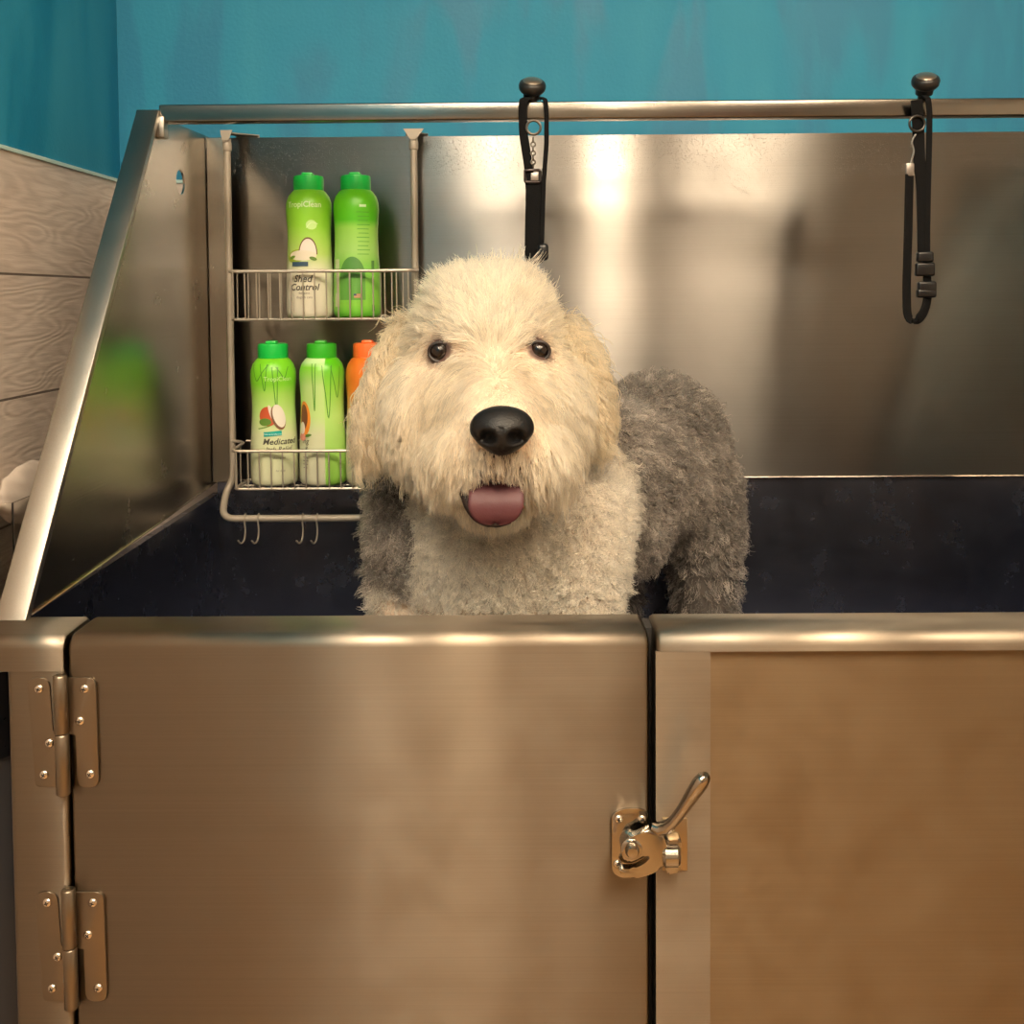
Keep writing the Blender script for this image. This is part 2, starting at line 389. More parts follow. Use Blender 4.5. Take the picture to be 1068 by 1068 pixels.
# the bright fold along the sloped edge
def fold(x0, x1):
    bm = bmesh.new()
    a = Vector((0, DB-.012, ZR-.002)); b2 = Vector((0, yt0+.002, zt0+.004)); d = (b2-a).normalized(); nrm = Vector((0, -d.z, d.y))
    pts = []
    for base in (a, b2):
        for s in (0, 1):
            for x in (x0, x1): pts.append(Vector((x, base.y, base.z)) + nrm*(.004 if s else -.006))
    vs = [bm.verts.new(p) for p in pts]
    for q in ((0, 1, 3, 2), (4, 6, 7, 5), (0, 4, 5, 1), (2, 3, 7, 6), (0, 2, 6, 4), (1, 5, 7, 3)): bm.faces.new([vs[i] for i in q])
    bmesh.ops.bevel(bm, geom=list(bm.edges), offset=.0014, segments=2, profile=.5, affect='EDGES')
    return bm
bm_obj('side_edge', fold(XSI-.029, XSI+.003), M_trim, tub)
bm_obj('side_edge', fold(XTR-.003, XTR+.029), M_trim, tub)
# corner strips and the thin bright seams
bm = bmesh.new()
tube(bm, [(XSI+.001, DB, ZR+.001), (XSI+.001, DW, ZS)], .0016, 6)
tube(bm, [(XSI, DW-.001, ZS), (XTR, DW-.001, ZS)], .0016, 6)
bm_obj('seam', bm, M_polish, tub)
# inner upright fold near the back corner
bm = bmesh.new(); box(bm, XSI+.001, XSI+.030, DW-.030, DW-.027, ZS+.002, zt_back-.004, .001, 1)
bm_obj('corner_fold', bm, M_side, tub)

# tether rail
zb0, zb1 = P(400, 125.5, 1.465).z, P(400, 107, 1.465).z
bm = bmesh.new(); box(bm, XSI+.002, XTR+.02, 1.465, 1.489, zb0, zb1, .0025, 3); bm_obj('tether_rail', bm, M_bar, tub)
bm = bmesh.new(); box(bm, XSI-.004, XSI+.010, 1.462, 1.482, zb0-.022, zb0+.008, .002, 2); bm_obj('rail_bracket', bm, M_trim, tub)
zbt = zb1
M_knob = simple('dark_worn_knob', (.022, .020, .019), .34, .3)
M_knobglint = simple('knob_glint', (.42, .36, .30), .3, .9)  # pale tone painted as the glint on top of the knob
def knob(px, py, tilt):
    c = P(px, py, 1.477); ax = Vector((tilt, -.55, .85)).normalized()
    k = bmesh.new()
    lathe(k, [(.008, -.026), (.008, -.016), (.012, -.014), (.0125, -.006), (.016, -.004), (.0190, 0), (.0195, .006), (.018, .010), (.015, .012)], c, 20, ax)
    for v in k.verts:
        pass
    o = bm_obj('rail_knob', k, M_knob, tub)
    k = bmesh.new(); lathe(k, [(.0145, .0115), (.0125, .0135), (.007, .0150), (0, .0153)], c, 20, ax)
    bm_obj('knob_glint_cap', k, M_knobglint, o)
    k = bmesh.new(); box(k, c.x-.013, c.x+.013, 1.4625, 1.4915, zb0-.0025, zb1+.006, .003, 2)
    return o
knob(555, 93, .05); knob(965, 88, -.1)

def rim_box(bm, x0, x1, y0, y1, z0, z1, r, rc=.004):
    """folded sheet: large radius over the front top edge, small at the ends"""
    prof = [(y1, z0), (y1, z1-.003), (y1-.003, z1)]
    for k in range(9):
        a = PI/2*k/8; prof.append((y0+r-r*math.sin(a), z1-r+r*math.cos(a)))
    prof.append((y0, z0))
    rows = []
    cy, cz = (y0+y1)/2, z1
    for x, ins in ((x0, rc), (x0+rc*.3, rc*.3), (x0+rc, 0), (x1-rc, 0), (x1-rc*.3, rc*.3), (x1, rc)):
        row = []
        for y, z in prof:
            yy = y + (ins if y < cy else -ins); zz = z - (ins if z > z0+1e-6 else 0)
            row.append(bm.verts.new((x, yy, zz)))
        rows.append(row)
    n = len(prof)
    for A, B in zip(rows, rows[1:]):
        for k in range(n): bm.faces.new((A[k], A[(k+1) % n], B[(k+1) % n], B[k]))
    bm.faces.new(rows[0]); bm.faces.new(rows[-1][::-1])
# front frame: left post, gate, right panel
xg0 = P(70, 700, DF).x; xg1 = P(677.5, 800, DF).x
xr0 = P(684, 800, DF).x; xpost = P(6, 700, DF).x
ZG = .42
bm = bmesh.new()
box(bm, xpost, xg0-.0022, DF, DB, 0.0, ZR-.004, .006, 3)
bm_obj('front_post', bm, M_front, tub)
bm = bmesh.new()
rim_box(bm, xpost-.045, xg0-.0022, DF-.001, DB+.001, ZR-.034, ZR, .0125, .005); bm_obj('post_cap', bm, M_front, tub)
bm = bmesh.new(); rim_box(bm, xg0, xg1, DF, DB, ZG, ZR, .0125, .005)
gate = bm_obj('gate', bm, M_front, tub, angle=50)
# fixed right side: frame with a recessed panel
xi0 = P(741, 800, DF).x; zi1 = P(900, 679, DF).z
bm = bmesh.new(); rim_box(bm, xr0, XTR+.02, DF, DB, zi1, ZR, .0125, .005)
box(bm, xr0, xi0, DF, DB-.001, ZG, zi1+.0003)
bm_obj('front_frame', bm, M_front, tub, angle=50)
bm = bmesh.new(); box(bm, xi0-.004, XTR+.015, DF+.007, DF+.012, ZG, zi1+.004); bm_obj('front_panel', bm, M_panel, tub, smooth=False)
bm = bmesh.new(); box(bm, xr0, XTR+.02, DF, DB, ZG-.06, ZG-.001, .004, 2); box(bm, xg0, xg1, DF+.01, DB, ZG-.06, ZG-.004, .004, 2); bm_obj('lower_rail', bm, M_front, tub)
for x in (xr0, XTR-.04):
    bm = bmesh.new(); box(bm, x, x+.05, DF+.002, DB, 0, ZG-.06, .004, 2); bm_obj('leg', bm, M_front, tub)
for x in (XSI, XTR-.05):
    bm = bmesh.new(); box(bm, x, x+.05, DW-.05, DW, 0, ZBF-.03, .004, 2); bm_obj('leg', bm, M_front, tub)
# near-black strips set in the gate gaps in place of their shade
bm = bmesh.new(); box(bm, xg1-.003, xr0+.003, DF+.030, DB-.004, ZG, ZR-.004); bm_obj('gap_shade', bm, M_dark, tub, smooth=False)
bm = bmesh.new(); box(bm, xg0-.006, xg0+.003, DF+.020, DB-.004, ZG, ZR-.004); bm_obj('gap_shade', bm, M_dark, tub, smooth=False)

# hinges
def screw(px, py, yf, parent, r=.0040):
    c = P(px, py, yf); bm = bmesh.new()
    lathe(bm, [(r*1.15, 0), (r*1.1, .0007), (r*.85, .0017), (r*.45, .0023), (0, .0025)], (c.x, yf, c.z), 16, (0, -1, 0))
    o = bm_obj('screw', bm, M_screw, parent)
    bm = bmesh.new(); a = random.random()*1.5
    for q in (a, a+PI/2):
        g = bmesh.ops.create_cube(bm, size=1.0)
        for v in g['verts']:
            w = Vector((v.co.x*r*1.05, v.co.y*.0012, v.co.z*r*.22))
            w = Matrix.Rotation(q, 3, 'Y') @ w
            v.co = w + Vector((c.x, yf-.0021, c.z))
    # near-black cross painted as the slot's shade, joined to the screw head
    me2 = bpy.data.meshes.new('screw'); 
    bmm = bmesh.new(); bmm.from_mesh(o.data); n0 = len(bmm.faces)
    bm.to_mesh(me2); bm.free(); bmm.from_mesh(me2)
    bmm.faces.ensure_lookup_table()
    for f in list(bmm.faces)[n0:]: f.material_index = 1
    bmm.to_mesh(o.data); bmm.free(); o.data.materials.append(M_dark)
    return o
def hinge(dx, dy, k=0.0):
    h = bpy.data.objects.new('hinge', None); C.objects.link(h); h.parent = tub; h.matrix_parent_inverse = tub.matrix_basis.inverted(); h.empty_display_size = .02
    def q(pts): return [(a+dx+(b-762)*.032, b+dy) for a, b in pts]
    th = .0022
    left = round_poly(q([(30.5, 706), (54, 706), (56, 762), (62, 764), (62, 820), (36, 820)]), [11, 11, 1, 1, 1, 5])
    bm = bmesh.new(); plate(bm, pxpoly(left, DF), DF-th, DF-.0001, .0006); bm_obj('hinge_leaf', bm, M_hinge, h)
    right = round_poly(q([(70, 706), (102, 706), (102, 820), (80, 820), (80, 765), (70, 765)]), [0, 9, 9, 9, 1, 0])
    bm = bmesh.new(); plate(bm, pxpoly(right, DF), DF-th, DF-.0001, .0006); bm_obj('hinge_leaf', bm, M_hinge, h)
    # barrel in two knuckles
    for y0, y1 in ((704, 764.5), (765.5, 828)):
        a = P(*q([(64.5, y0)])[0], DF-.005); c = P(*q([(64.5, y1)])[0], DF-.005)
        r = .0068; bm = bmesh.new()
        lathe(bm, [(r-.001, 0), (r, .0012), (r, (a.z-c.z)-.0012), (r-.001, (a.z-c.z)), (.0028, a.z-c.z), (.0028, a.z-c.z-.001), (0, a.z-c.z-.001)], (c.x, DF-.0055, c.z), 20, (a.x-c.x, 0, a.z-c.z))
        bm_obj('hinge_barrel', bm, M_hinge, h)
    for a, b2 in ((42, 718.5), (51, 775), (44.5, 808), (89.5, 718.5), (83.5, 752), (92.5, 807.5)):
        a2, b3 = q([(a, b2)])[0]; screw(a2-(b2-762)*.0, b3, DF-th, h)
hinge(0, 0); hinge(8.5, 223)

# latch
lt = bpy.data.objects.new('latch', None); C.objects.link(lt); lt.parent = tub; lt.matrix_parent_inverse = tub.matrix_basis.inverted(); lt.empty_display_size = .02
bm = bmesh.new(); plate(bm, pxpoly(round_poly([(638, 848), (650, 842), (668, 842), (675.5, 846), (675.5, 912), (648, 914), (638, 908)], [4, 8, 8, 3, 2, 4, 4]), DF), DF-.003, DF-.0001, .0008)
bm_obj('latch_plate', bm, M_polish, lt)
bm = bmesh.new(); plate(bm, pxpoly([(690.5, 852), (716.5, 852), (716.5, 906.5), (690.5, 906.5)], DF), DF-.003, DF-.0001, .0008)
bm_obj('keeper_plate', bm, simple('brass_toned_plate', (.40, .31, .20), .36, 1.0), lt)
# keeper roller standing off its plate
c = P(694, 885, DF); e = P(706, 885, DF)
bm = bmesh.new()
plate(bm, pxpoly(round_poly([(692, 868), (708, 866), (708, 900), (692, 903)], 4), DF), DF-.016, DF-.003, .003)
lathe(bm, [(.0, -.002), (.009, -.0015), (.0115, .001), (.0115, .013), (.009, .0155), (0, .016)], (c.x-.004, DF-.014, P(0, 886, DF).z), 20, (1, 0, 0))
bm_obj('keeper', bm, M_polish, lt)
# cam disc with a curved slot
yc = DF-.015
outer = []
for a, b2 in [(648, 880), (652, 873), (664, 868), (676, 862), (688, 866), (694, 877), (694, 892), (688, 903), (676, 910), (662, 912), (650, 909), (642, 903), (646, 899), (655, 902)]:
    outer.append((a, b2))
bm = bmesh.new()
camo = smooth_path([Vector((a, b2, 0)) for a, b2 in [(648, 884), (652, 873), (664, 868), (677, 863), (689, 867), (694, 878), (694, 892), (688, 903), (675, 910), (660, 913), (648, 909), (646, 904), (660, 903), (671, 898), (677, 892), (677, 889), (672, 889), (662, 894), (654, 896), (648, 890)]] + [Vector((648, 884, 0))], 4)[:-1]
plate(bm, pxpoly([(p.x, p.y) for p in camo], yc), yc-.005, yc+.004, .0015)
camo = bm_obj('latch_cam', bm, M_polish, lt)
bm = bmesh.new(); c = P(658.5, 883, yc)
lathe(bm, [(.0105, -.012), (.0105, .0045), (.009, .006), (.007, .0062), (.0068, .0085), (.005, .0115), (0, .0125)], (c.x, yc, c.z), 24, (0, -1, 0))
bm_obj('pivot_bolt', bm, M_polish, camo)
# lever handle, rising to the right and towards the viewer
pts = []; rr = []
for (a, b2, yy, r) in [(680, 861, -.018, .0055), (688, 864, -.020, .0072), (697, 862, -.024, .0072), (704, 855, -.030, .0062), (713, 843, -.036, .0066), (722, 829, -.043, .0078), (730, 817, -.050, .0086), (734, 811, -.053, .0070), (736, 808, -.055, .003)]:
    pts.append(P(a, b2, DF+yy)); rr.append(r*1.22)
bm = bmesh.new(); tube(bm, pts, rr, 16, flat=.7); bm_obj('lever', bm, M_polish, lt)
for a, b2 in ((645, 854), (669.5, 854), (644, 901), (703.5, 898)): screw(a, b2, DF-.003, lt, .0036)

# ------------------------------------------------------------------ hanging wire rack
DR = 1.695
rack = thing('wire_rack', 'two-tier silver wire bottle rack hooked over the top of the steel splashback', 'rack', (P(335, 300, DR).x, DR, zt_back))
xt0, xt1 = P(239.5, 300, DR).x, P(433, 300, DR).x
zt_top = P(239, 150, DR).z
zlow = P(239, 500, DR).z
# bent tube frame
yfr = 1.640
zu = P(240, 541, yfr).z
xs0 = P(231, 520, 1.66).x
bm = bmesh.new()
path = [(xt0, DR, zt_top), (xt0, DR, zlow), (xs0, DR-.010, zlow-.020), (xs0+.006, yfr, zu), (xt1+.006, yfr, zu), (xt1+.010, DR-.010, zlow-.020), (xt1, DR, zlow), (xt1, DR, zt_top)]
tube(bm, round_path(path, .022, 6), .0058, 12); bm_obj('tube_frame', bm, M_tube, rack)
for x, sgn in ((xt0, 1), (xt1, 0)):
    bm = bmesh.new(); lathe(bm, [(.0072, 0), (.0078, .002), (.0078, .012), (.0066, .016), (.0066, .020)], (x, DR, zt_top-.012), 16); bm_obj('collar', bm, M_tube, rack)
    # flat hook reaching back over the sheet edge
    bm = bmesh.new()
    ztop = zt_back+.006
    if sgn: top = [(x-.008, DR-.008, ztop-.004), (x+.006, DR-.008, ztop-.004), (x+.042, DW+.022, ztop), (x+.002, DW+.022, ztop)]
    else: top = [(x-.006, DR-.008, ztop-.006), (x+.006, DR-.008, ztop-.006), (x+.020, DW+.022, ztop), (x-.018, DW+.022, ztop)]
    def slab(bm, quad, t):
        A = [bm.verts.new(Vector(p)) for p in quad]; B = [bm.verts.new(Vector(p)+Vector(t)) for p in quad]
        bm.faces.new(A); bm.faces.new(B[::-1])
        for k in range(4): bm.faces.new((A[k], B[k], B[(k+1) % 4], A[(k+1) % 4]))
    slab(bm, top, (0, 0, .002))
    slab(bm, [top[3], top[2], tuple(Vector(top[2])-Vector((0, 0, .03))), tuple(Vector(top[3])-Vector((0, 0, .03)))], (0, .002, 0))
    f0, f1 = top[0], top[1]
    slab(bm, [f0, f1, (x+.005, DR-.008, zt_top+.002), (x-.005, DR-.008, zt_top+.002)], (0, .002, 0))
    slab(bm, [(x-.016 if not sgn else x-.008, DR-.010, ztop+.001), (x+.018 if not sgn else x+.012, DR-.010, ztop+.001), (x+.005, DR-.010, zt_top+.004), (x-.005, DR-.010, zt_top+.004)], (0, .0015, 0))
    bm_obj('hook', bm, M_tube, rack)
def basket(yr, yf, name, wide):
    yfront = 1.600; yback = DR-.004
    zr = P(300, yr, yfront).z; zf = P(300, yf, yfront).z
    x0, x1 = P(237.5, 300, yfront).x, P(431, 300, yfront).x
    rimp = round_path([(xt0, DR-.004, zr+.004), (x0, DR-.012, zr+.003), (x0, yfront, zr), (x1, yfront, zr), (x1, DR-.012, zr+.003), (xt1, DR-.004, zr+.004)], .016, 5)
    bm = bmesh.new(); tube(bm, rimp, .0026, 8); rim = bm_obj('basket', bm, M_wire, rack)
    bm = bmesh.new(); n = 0
    xi0, xi1 = x0+.008, x1-.008
    k = int((xi1-xi0)/.0172)
    for i in range(k+1):
        x = xi0+(xi1-xi0)*i/k
        tube(bm, round_path([(x, yfront, zr), (x, yfront+.002, zf), (x, yback, zf), (x, yback, zr+.004)], .005, 3), .0012, 6)
    tube(bm, round_path([(x0+.003, yback, zf+.001), (x0+.003, yfront+.004, zf+.001), (x1-.003, yfront+.004, zf+.001), (x1-.003, yback, zf+.001)], .012, 4), .0022, 6)
    tube(bm, [(x0+.004, yback, zf), (x1-.004, yback, zf)], .0018, 6)
    tube(bm, [(x0+.004, (yfront+yback)/2, zf-.001), (x1-.004, (yfront+yback)/2, zf-.001)], .0016, 6)
    tube(bm, [(x0, yback, zr+.004), (x1, yback, zr+.004)], .0018, 6)
    for yy in (yfront+.025, yfront+.055):
        for xx in (x0, x1): tube(bm, [(xx, yy, zr), (xx, yy, zf)], .0012, 6)
    bm_obj('wires', bm, M_wire, rim)
    return zf+.003
zf1 = basket(283, 334, 'upper', 0)
zf2 = basket(470.5, 511, 'lower', 0)
for px in (256, 270, 316, 331):
    bm = bmesh.new(); a = P(px, 541, yfr)
    tube(bm, smooth_path([a+Vector((0, .007, 0)), a+Vector((0, 0, .008)), a+Vector((0, -.007, 0)), a+Vector((.001, -.006, -.018)), a+Vector((0, -.010, -.032)), a+Vector((-.003, -.018, -.036)), a+Vector((-.006, -.024, -.030))], 4), .0014, 7)
    bm_obj('small_hook', bm, M_wire, rack)

# ------------------------------------------------------------------ bottles
BH = .203; BR = .0378
PROF = [(0, .000), (.0330, .000), (.0366, .004), (.0378, .012), (.0376, .040), (.0366, .075), (.0350, .105), (.0342, .125), (.0344, .142), (.0355, .160), (.0362, .172), (.0356, .183), (.0325, .193), (.0270, .2005), (.0238, .203)]
def prof_r(z):
    ps = PROF[1:]
    for (r0, z0), (r1, z1) in zip(ps, ps[1:]):
        if z0 <= z <= z1: return r0+(r1-r0)*(z-z0)/max(z1-z0, 1e-9)
    return PROF[-1][0]
def bottle_mat(name, stops, rough=.33, side=None):
    m, nt, b = mat_new(name)
    tc = N(nt, 'ShaderNodeTexCoord'); sx = N(nt, 'ShaderNodeSeparateXYZ'); L(nt, tc.outputs['Object'], sx.inputs[0])
    dv = N(nt, 'ShaderNodeMath', operation='DIVIDE'); L(nt, sx.outputs['Z'], dv.inputs[0]); dv.inputs[1].default_value = BH
    r = ramp(nt, stops); L(nt, dv.outputs[0], r.inputs[0]); out = r.outputs[0]
    if side:   # a label whose printing changes around the bottle
        r2 = ramp(nt, side[0]); L(nt, dv.outputs[0], r2.inputs[0])
        mr = N(nt, 'ShaderNodeMapRange'); mr.inputs['From Min'].default_value = side[1]-.0004; mr.inputs['From Max'].default_value = side[1]+.0004; L(nt, sx.outputs['X'], mr.inputs['Value'])
        mx = N(nt, 'ShaderNodeMix', data_type='RGBA'); L(nt, mr.outputs[0], mx.inputs[0]); L(nt, out, mx.inputs[6]); L(nt, r2.outputs[0], mx.inputs[7]); out = mx.outputs[2]
    L(nt, out, b.inputs['Base Color']); b.inputs['Roughness'].default_value = rough
    b.inputs['Subsurface Weight'].default_value = 0.0
    return m
flatmats = {}
def fm(col, rough=.5):
    k = tuple(round(c, 3) for c in col)
    if k not in flatmats: flatmats[k] = simple('print_ink', col, rough)
    return flatmats[k]
def wrap(verts2, base, yaw, off=.0004):
    out = []
    for u, v in verts2:
        r = prof_r(v)+off; th = u/prof_r(v)
        out.append(Vector((r*math.sin(th+yaw), -r*math.cos(th+yaw), v)))
    return out
def ink_blob(bt, cu, cv, ru, rv, col, name='print', yaw=0, off=.0004, pts=None, rot=0, half=None):
    """a printed shape lying on the bottle wall: an ellipse, or half of one"""
    bm = bmesh.new(); rows = []; nr, na = 5, 28
    def at(s, a):
        if half == 'top': a = PI*a/(2*PI)
        x = ru*s*math.cos(a); y = rv*s*math.sin(a)
        return (cu + x*math.cos(rot)-y*math.sin(rot), cv + x*math.sin(rot)+y*math.cos(rot))
    full = half is None
    for i in range(nr+1):
        s = i/nr
        rows.append([bm.verts.new(p) for p in wrap([at(s, 2*PI*k/na) for k in range(na + (0 if full else 1))], bt, yaw, off)])
    for A, B in zip(rows, rows[1:]):
        m = len(A)
        for k in range(m if full else m-1): bm.faces.new((A[k], A[(k+1) % m], B[(k+1) % m], B[k]))
    bmesh.ops.remove_doubles(bm, verts=bm.verts, dist=1e-7)
    o = bm_obj(name, bm, fm(col), smooth=False); o.parent = bt
    return o
def ink_line(bt, pts, w, col, yaw=0, name='print', off=.0005):
    bm = bmesh.new(); prev = None
    P2 = [(p.x, p.y) for p in smooth_path([Vector((a, b, 0)) for a, b in pts], 5)] if len(pts) > 2 else [(pts[0][0]+(pts[1][0]-pts[0][0])*k/8, pts[0][1]+(pts[1][1]-pts[0][1])*k/8) for k in range(9)]
    for i, (u, v) in enumerate(P2):
        a = P2[max(i-1, 0)]; b = P2[min(i+1, len(P2)-1)]
        t = Vector((b[0]-a[0], b[1]-a[1])).normalized(); n = Vector((-t.y, t.x))*w/2
        pr = [bm.verts.new(q) for q in wrap([(u+n.x, v+n.y), (u-n.x, v-n.y)], bt, yaw, off)]
        if prev: bm.faces.new((prev[0], prev[1], pr[1], pr[0]))
        prev = pr
    o = bm_obj(name, bm, fm(col), smooth=False); o.parent = bt
    return o
def ink_rect(bt, cu, cv, w, h, col, yaw=0, name='print', off=.0004, rot=0):
    bm = bmesh.new(); n = 8; R_ = []
    for j in (-.5, .5):
        row = []
        for i in range(n+1):
            x = (i/n-.5)*w; y = j*h
            row.append((cu+x*math.cos(rot)-y*math.sin(rot), cv+x*math.sin(rot)+y*math.cos(rot)))
        R_.append([bm.verts.new(q) for q in wrap(row, bt, yaw, off)])
    for i in range(n): bm.faces.new((R_[0][i], R_[0][i+1], R_[1][i+1], R_[1][i]))
    o = bm_obj(name, bm, fm(col), smooth=False); o.parent = bt; return o
def ink_text(bt, txt, cu, cv, size, col, yaw=0, italic=0.0, align='CENTER', off=.0007, bold=0):
    cu_ = bpy.data.curves.new('lettering', 'FONT'); cu_.body = txt; cu_.size = size; cu_.align_x = align; cu_.shear = italic; cu_.offset = bold; cu_.resolution_u = 3
    t = bpy.data.objects.new('tmp', cu_); C.objects.link(t)
    dg = bpy.context.evaluated_depsgraph_get(); me = bpy.data.meshes.new_from_object(t.evaluated_get(dg))
    bpy.data.objects.remove(t); bpy.data.curves.remove(cu_)
    vs = wrap([(v.co.x+cu, v.co.y+cv) for v in me.vertices], bt, yaw, off)
    for v, q in zip(me.vertices, vs): v.co = q
    me.materials.clear()
    o = link('lettering', me, fm(col)); o.parent = bt
    return o
def make_bottle(loc, body, cap, label, name='shampoo_bottle', group='shampoo bottles on the wire rack'):
    t = thing(name, label, 'bottle', (0, 0, 0), group)
    bm = bmesh.new(); lathe(bm, PROF[1:], seg=48); o = bm_obj('bottle_body', bm, body, t, angle=60)
    bm = bmesh.new(); seg = 48; prof = [(.0236, .2025), (.0240, .2045), (.0240, .2225), (.0230, .2255), (.0190, .2265), (0, .2265)]
    lathe(bm, prof, seg=seg)
    for v in bm.verts:
        r = math.hypot(v.co.x, v.co.y)
        if r > .0235:
            k = round(math.atan2(v.co.y, v.co.x)/(2*PI/seg)) % 2
            v.co.x *= 1-.03*k; v.co.y *= 1-.03*k
    box(bm, -.009, .009, -.015, .004, .2255, .2310, .003, 2)
    bm_obj('cap', bm, cap, t)
    t.location = loc
    return t
G_cap = simple('green_cap', (.008, .50, .065), .35); G_cap2 = simple('leaf_green_cap', (.035, .42, .02), .35); O_cap = simple('orange_cap', (.85, .16, .03), .4)
db = 1.647
def bl(px, zf): p = P(px, 300, db); return (p.x, db, zf)
WH = (.78, .76, .62); LG = (.42, .66, .16); GR = (.16, .58, .012); DG = (.05, .30, .01)
B1 = make_bottle(bl(323.5, zf1), bottle_mat('lime_to_white_label', [(0, (.66, .63, .52)), (.36, (.66, .64, .50)), (.50, (.42, .60, .15)), (.72, (.26, .58, .04)), (.95, (.22, .62, .02))]), G_cap,
                 'white-bottomed shampoo bottle with coconut picture and dark words, left on the upper tier')
yw = -.05
ink_text(B1, 'TropiClean', .000, .1745, .0125, (.62, .80, .40), yw, bold=.0002)
ink_blob(B1, .012, .1465, .0085, .0075, (.50, .74, .28), yaw=yw); ink_line(B1, [(.004, .142), (.012, .150), (.022, .148)], .0012, (.62, .80, .40), yw)
ink_blob(B1, -.012, .098, .020, .010, (.30, .40, .03), yaw=yw, rot=.2)
ink_blob(B1, .006, .1000, .0150, .0270, (.13, .07, .03), yaw=yw, half='top', off=.0006)
ink_blob(B1, .006, .1005, .0130, .0240, (.70, .62, .56), yaw=yw, half='top', off=.0009)
ink_blob(B1, -.003, .0985, .0225, .0080, (.66, .60, .48), yaw=yw, off=.0010); ink_blob(B1, .014, .0935, .006, .0028, (.10, .20, .02), yaw=yw, off=.0013, rot=-.3); ink_blob(B1, -.020, .0955, .006, .0025, (.14, .26, .02), yaw=yw, off=.0013, rot=.3)
ink_rect(B1, -.007, .0850, .027, .007, (.03, .07, .12), yw, off=.0011)
ink_text(B1, 'Shed', -.003, .0570, .0150, (.08, .07, .06), yw, .25, bold=.0003); ink_text(B1, 'Control', -.001, .0440, .0145, (.08, .07, .06), yw, .25, bold=.0003)
ink_text(B1, 'for pets', .000, .0375, .0055, (.15, .13, .12), yw); ink_text(B1, 'dogs & cats', .000, .0310, .0055, (.25, .22, .2), yw)
B2 = make_bottle(bl(372.5, zf1), bottle_mat('green_back_label', [(0, (.10, .45, .03)), (.10, (.22, .58, .06)), (.40, (.20, .52, .08)), (.52, (.30, .56, .13)), (.70, (.26, .56, .08)), (.76, (.08, .46, .01)), (.95, (.14, .60, .01))]), G_cap,
                 'green shampoo bottle turned to its back label, right on the upper tier')
ink_blob(B2, -.002, .062, .021, .034, (.07, .24, .04), yaw=0, half='top'); ink_rect(B2, -.002, .046, .042, .036, (.11, .34, .05), off=.00038)  # dark green dome above a lighter green block
ink_rect(B2, -.031, .055, .012, .075, (.50, .58, .34)); ink_rect(B2, .033, .05, .006, .08, (.08, .22, .05))
ink_rect(B2, .016, .176, .011, .004, (.55, .80, .45)); 
for k in range(11): ink_rect(B2, .016+.001*(k % 2), .166-.0066*k, .021-.002*(k % 3), .0011, (.08, .34, .03))
ink_rect(B2, .006, .0345, .010, .0065, (.48, .22, .12)); ink_rect(B2, .0025, .0362, .004, .003, (.04, .06, .14), off=.0006)
for k in range(2): ink_rect(B2, .006, .0335+.002*k, .010, .0006, (.62, .52, .40), off=.0006)
B3 = make_bottle(bl(283.5, zf2), bottle_mat('pale_green_label', [(0, (.60, .62, .44)), (.40, (.60, .66, .40)), (.55, (.50, .72, .26)), (.72, (.36, .66, .12)), (.80, (.20, .60, .03)), (.95, (.18, .60, .02))]), G_cap,
                 'pale green shampoo bottle with red fruit picture and teal banner, on the lower tier')
def leaves(bt, us, yaw=0):
    for (u, v0, v1, b) in us: ink_line(bt, [(u, v0), (u+b*.5, (v0+v1)/2), (u+b, v1), (u+b*1.35, (v0+v1)/2+.004), (u+b*1.5, v0)], .0014, (.07, .28, .02), yaw)
leaves(B3, [(-.014, .195, .152, .008), (.006, .190, .120, .006), (.0, .194, .168, -.020), (.012, .190, .172, .014)])
ink_text(B3, 'TropiClean', .016, .168, .010, (.55, .80, .35)); ink_blob(B3, -.001, .112, .0145, .0155, (.52, .09, .03), rot=.3); ink_blob(B3, -.006, .103, .010, .006, (.10, .22, .03), off=.0007); ink_line(B3, [(-.018, .092), (-.008, .094), (.002, .097)], .0016, (.12, .28, .03))
ink_blob(B3, .005, .116, .0035, .0150, (.72, .64, .55), off=.0008, rot=.35); ink_blob(B3, .0150, .1100, .0105, .0205, (.20, .10, .05), off=.0010, rot=.30); ink_blob(B3, .0160, .1125, .0090, .0190, (.72, .68, .60), off=.0013, rot=.30)
ink_rect(B3, .006, .0845, .028, .0075, (.00, .34, .30), rot=.07, off=.0009); ink_text(B3, 'Natural & Effective', .006, .0828, .0036, (.55, .8, .75), off=.0012)
ink_text(B3, 'Medicated', .018, .0675, .0135, (.06, .06, .05), 0, .25, bold=.0002); ink_text(B3, 'Itch Relief', .016, .0565, .0105, (.06, .06, .05), 0, .25)
ink_text(B3, 'shampoo', .016, .0445, .0055, (.12, .12, .1)); ink_text(B3, 'for dogs', .018, .024, .0045, (.2, .2, .18))
B4 = make_bottle(bl(334.5, zf2), bottle_mat('pale_green_label_turned', [(0, (.60, .60, .46)), (.40, (.60, .64, .42)), (.55, (.50, .72, .26)), (.78, (.48, .70, .26)), (.93, (.20, .60, .03)), (.97, (.5, .75, .35))], side=([(0, (.28, .62, .08)), (.55, (.46, .74, .20)), (.75, (.30, .66, .08)), (.95, (.10, .52, .01))], .010)), G_cap2,
                 'pale green shampoo bottle with orange papaya picture, middle of the lower tier')
leaves(B4, [(-.010, .195, .120, .004), (.006, .192, .108, .010), (.020, .190, .140, .012)])
